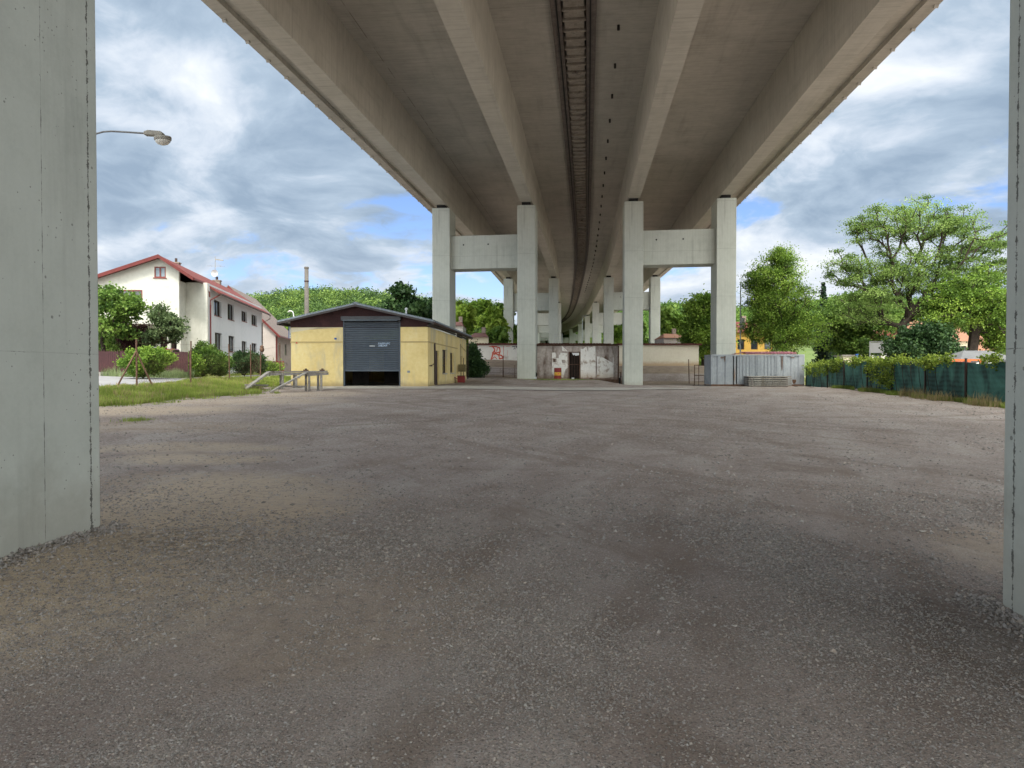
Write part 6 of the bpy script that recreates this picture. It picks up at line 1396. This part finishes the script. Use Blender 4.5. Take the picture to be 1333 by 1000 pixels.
house('yellow_villa', 'pale yellow house with hipped dark red roof above the graffiti wall', 610, 636, 88, 431.5, 439, 452, M_beige, M_farred, 7)
house('white_villa', 'white house with brown hipped roof right beside the left outer column', 583, 603.5, 96, 417, 424.5, 440, M_white, M_farred, 6, wins=2)
house('grey_villa', 'small pinkish house low behind the cream outbuilding', 863, 893, 96, 433, 440, 452, M_pink, M_tref, 6)
house('brick_villa', 'pale brick house with tall chimney beyond the walnut tree', 548, 572, 120, 398, 405, 430, M_pink, M_farred, 7, wins=2)
house('yellow_shop', 'bright yellow building with red roof partly hidden by the conical tree', 938, 1008, 84, 415.5, 433, 456, M_yhouse, M_redtile, 9, hip=True, wins=4, cat='building')
house('gabled_cottage', 'small white gabled cottage with red roof beyond the green fence', 1133, 1170, 78, 430.5, 446, 470, M_white, M_redtile, 7, hip=False, wins=2)
house('salmon_house', 'large house with salmon-coloured tiles hidden behind the largest tree', 1196, 1262, 86, 412, 442, 470, M_beige, M_tref, 9, hip=False, wins=4)
house('sandstone_house', 'pale salmon gabled house at the edge of the right near pillar', 1254, 1292, 88, 438, 456, 470, M_signw, M_tref, 8, hip=False, wins=2)
house('hill_barn', 'brown-roofed barn on the slope above the left outer column', 601, 628, 170, 407, 412, 418, M_stone, M_oldtile, 8, hip=False, wins=2, cat='barn') if False else None
# tall brick stack
D = 120.0; x = XX(399.7, D); z0 = 1.0; t = thing('factory_chimney', 'tall slim brick factory chimney rising behind the garage roof', 'chimney', (x, D, z0)); H = ZZ(347.5, D)-z0
MB().tube([(0, 0, 0), (0, 0, H-0.3)], [0.45, 0.33], 16).build('stack', M_stack, t, smooth=True)
MB().lathe([(0.35, H-0.35), (0.39, H-0.3), (0.39, H-0.05), (0.33, H), (0.22, H)], n=16).build('rim', M_stack, t)
MB().lathe([(0.35, H-2.55), (0.40, H-2.5), (0.40, H-2.35), (0.35, H-2.3)], n=16).build('collar', M_brown, t)
# white curved lamp behind the garage
D = 70.0; x = XX(381.5, D); z0 = g1(x, D); t = thing('street_lamp', 'white curved lamp head peeping over the left end of the garage roof', 'street lamp', (x, D, z0)); H = ZZ(405, D)-z0
MB().tube([(0.1, 0, 0), (0.1, 0, H-0.5), (0.02, 0, H-0.1), (-0.15, 0, H)], 0.05, 8).build('pole', M_signw, t)
MB().tube([(-0.12, 0, H), (-0.32, 0, H), (-0.46, 0, H-0.1)], [0.05, 0.085, 0.05], 10).build('lamp_head', M_lampc, t)
# things beyond the green fence
D = 40.0; xa, xb = XX(1250, D), XX(1330, D); zg_ = g1(xa, D); t = thing('canopy_tent', 'grey tarpaulin canopy just behind the green fence by the right near pillar', 'tent', ((xa+xb)/2, D, zg_)); w_ = (xb-xa)/2; he = ZZ(468, D)-zg_; hr = ZZ(455.5, D)-zg_
q = MB().add([(-w_, 0, he), (w_, 0, he), (w_, 3, he), (-w_, 3, he), (-w_*0.35, 1.5, hr), (w_*0.5, 1.5, hr), (-w_, 0, he-0.12), (w_, 0, he-0.12), (w_, 3, he-0.12), (-w_, 3, he-0.12)], [(0, 1, 5, 4), (1, 2, 5), (2, 3, 4, 5), (3, 0, 4), (0, 6, 7, 1), (1, 7, 8, 2), (2, 8, 9, 3), (3, 9, 6, 0)]); q.build('tarpaulin', M_grytent, t)
for sx in (-w_+0.05, w_-0.05):
    for sy in (0.05, 2.95): MB().tube([(sx, sy, 0), (sx, sy, he)], 0.03, 6).build('leg', M_steel, t)
D = 37.0; xa, xb = XX(1234, D), XX(1278, D); zg_ = g1(xa, D); zt_ = ZZ(467.5, D)-zg_; t = thing('orange_rack', 'orange steel rack with its top rail just above the green fence', 'rack', (xa, D, zg_)); w_ = xb-xa
MB().box(0, w_, 0, 0.1, zt_-0.10, zt_).box(0, w_, 0.9, 1.0, zt_-0.16, zt_-0.06).build('rail', M_orange, t)
for sx in (0.05, w_/2, w_-0.05): MB().box(sx-0.04, sx+0.04, 0.01, 0.09, 0, zt_-0.101).build('upright', M_orange, t)
D = 60.0; x = XX(1143.5, D); zg_ = g1(x, D); t = thing('notice_board', 'white framed notice board on two legs beyond the green fence', 'notice board', (x, D, zg_)); zt_ = ZZ(446, D)-zg_; zb2 = ZZ(459.5, D)-zg_
MB().box(-0.70, 0.70, 0, 0.06, zb2, zt_).build('board', M_signw, t); MB().bar((-0.72, 0.03, 0), (-0.72, 0.03, zt_+0.05), 0.08).bar((0.72, 0.03, 0), (0.72, 0.03, zt_+0.05), 0.08).build('leg', M_signw, t); MB().box(-0.76, 0.76, -0.02, 0.08, zt_+0.051, zt_+0.11).build('frame', M_steel, t)
D = 52.0; x = XX(1115, D); zg_ = g1(x, D); t = thing('blue_post', 'short bright blue post standing behind the green fence', 'post', (x, D, zg_)); MB().box(-0.07, 0.07, -0.07, 0.07, 0, ZZ(462, D)-zg_).build('shaft', M_blue, t, bevel=0.01); MB().box(-0.09, 0.09, -0.09, 0.09, ZZ(462, D)-zg_+.001, ZZ(461, D)-zg_).build('cap', M_blue, t)
D = 56.0; xa, xb = XX(1098, D), XX(1112, D); zg_ = g1(xa, D); t = thing('garden_shed', 'small pale shed roof visible behind the vine-covered fence', 'shed', ((xa+xb)/2, D, zg_)); MB().box(-0.45, 0.45, 0, 1.2, 0, ZZ(464, D)-zg_).build('wall', M_beige, t); MB().box(-0.6, 0.6, -0.1, 1.4, ZZ(464, D)-zg_+.002, ZZ(462, D)-zg_).build('roof', M_slab, t)
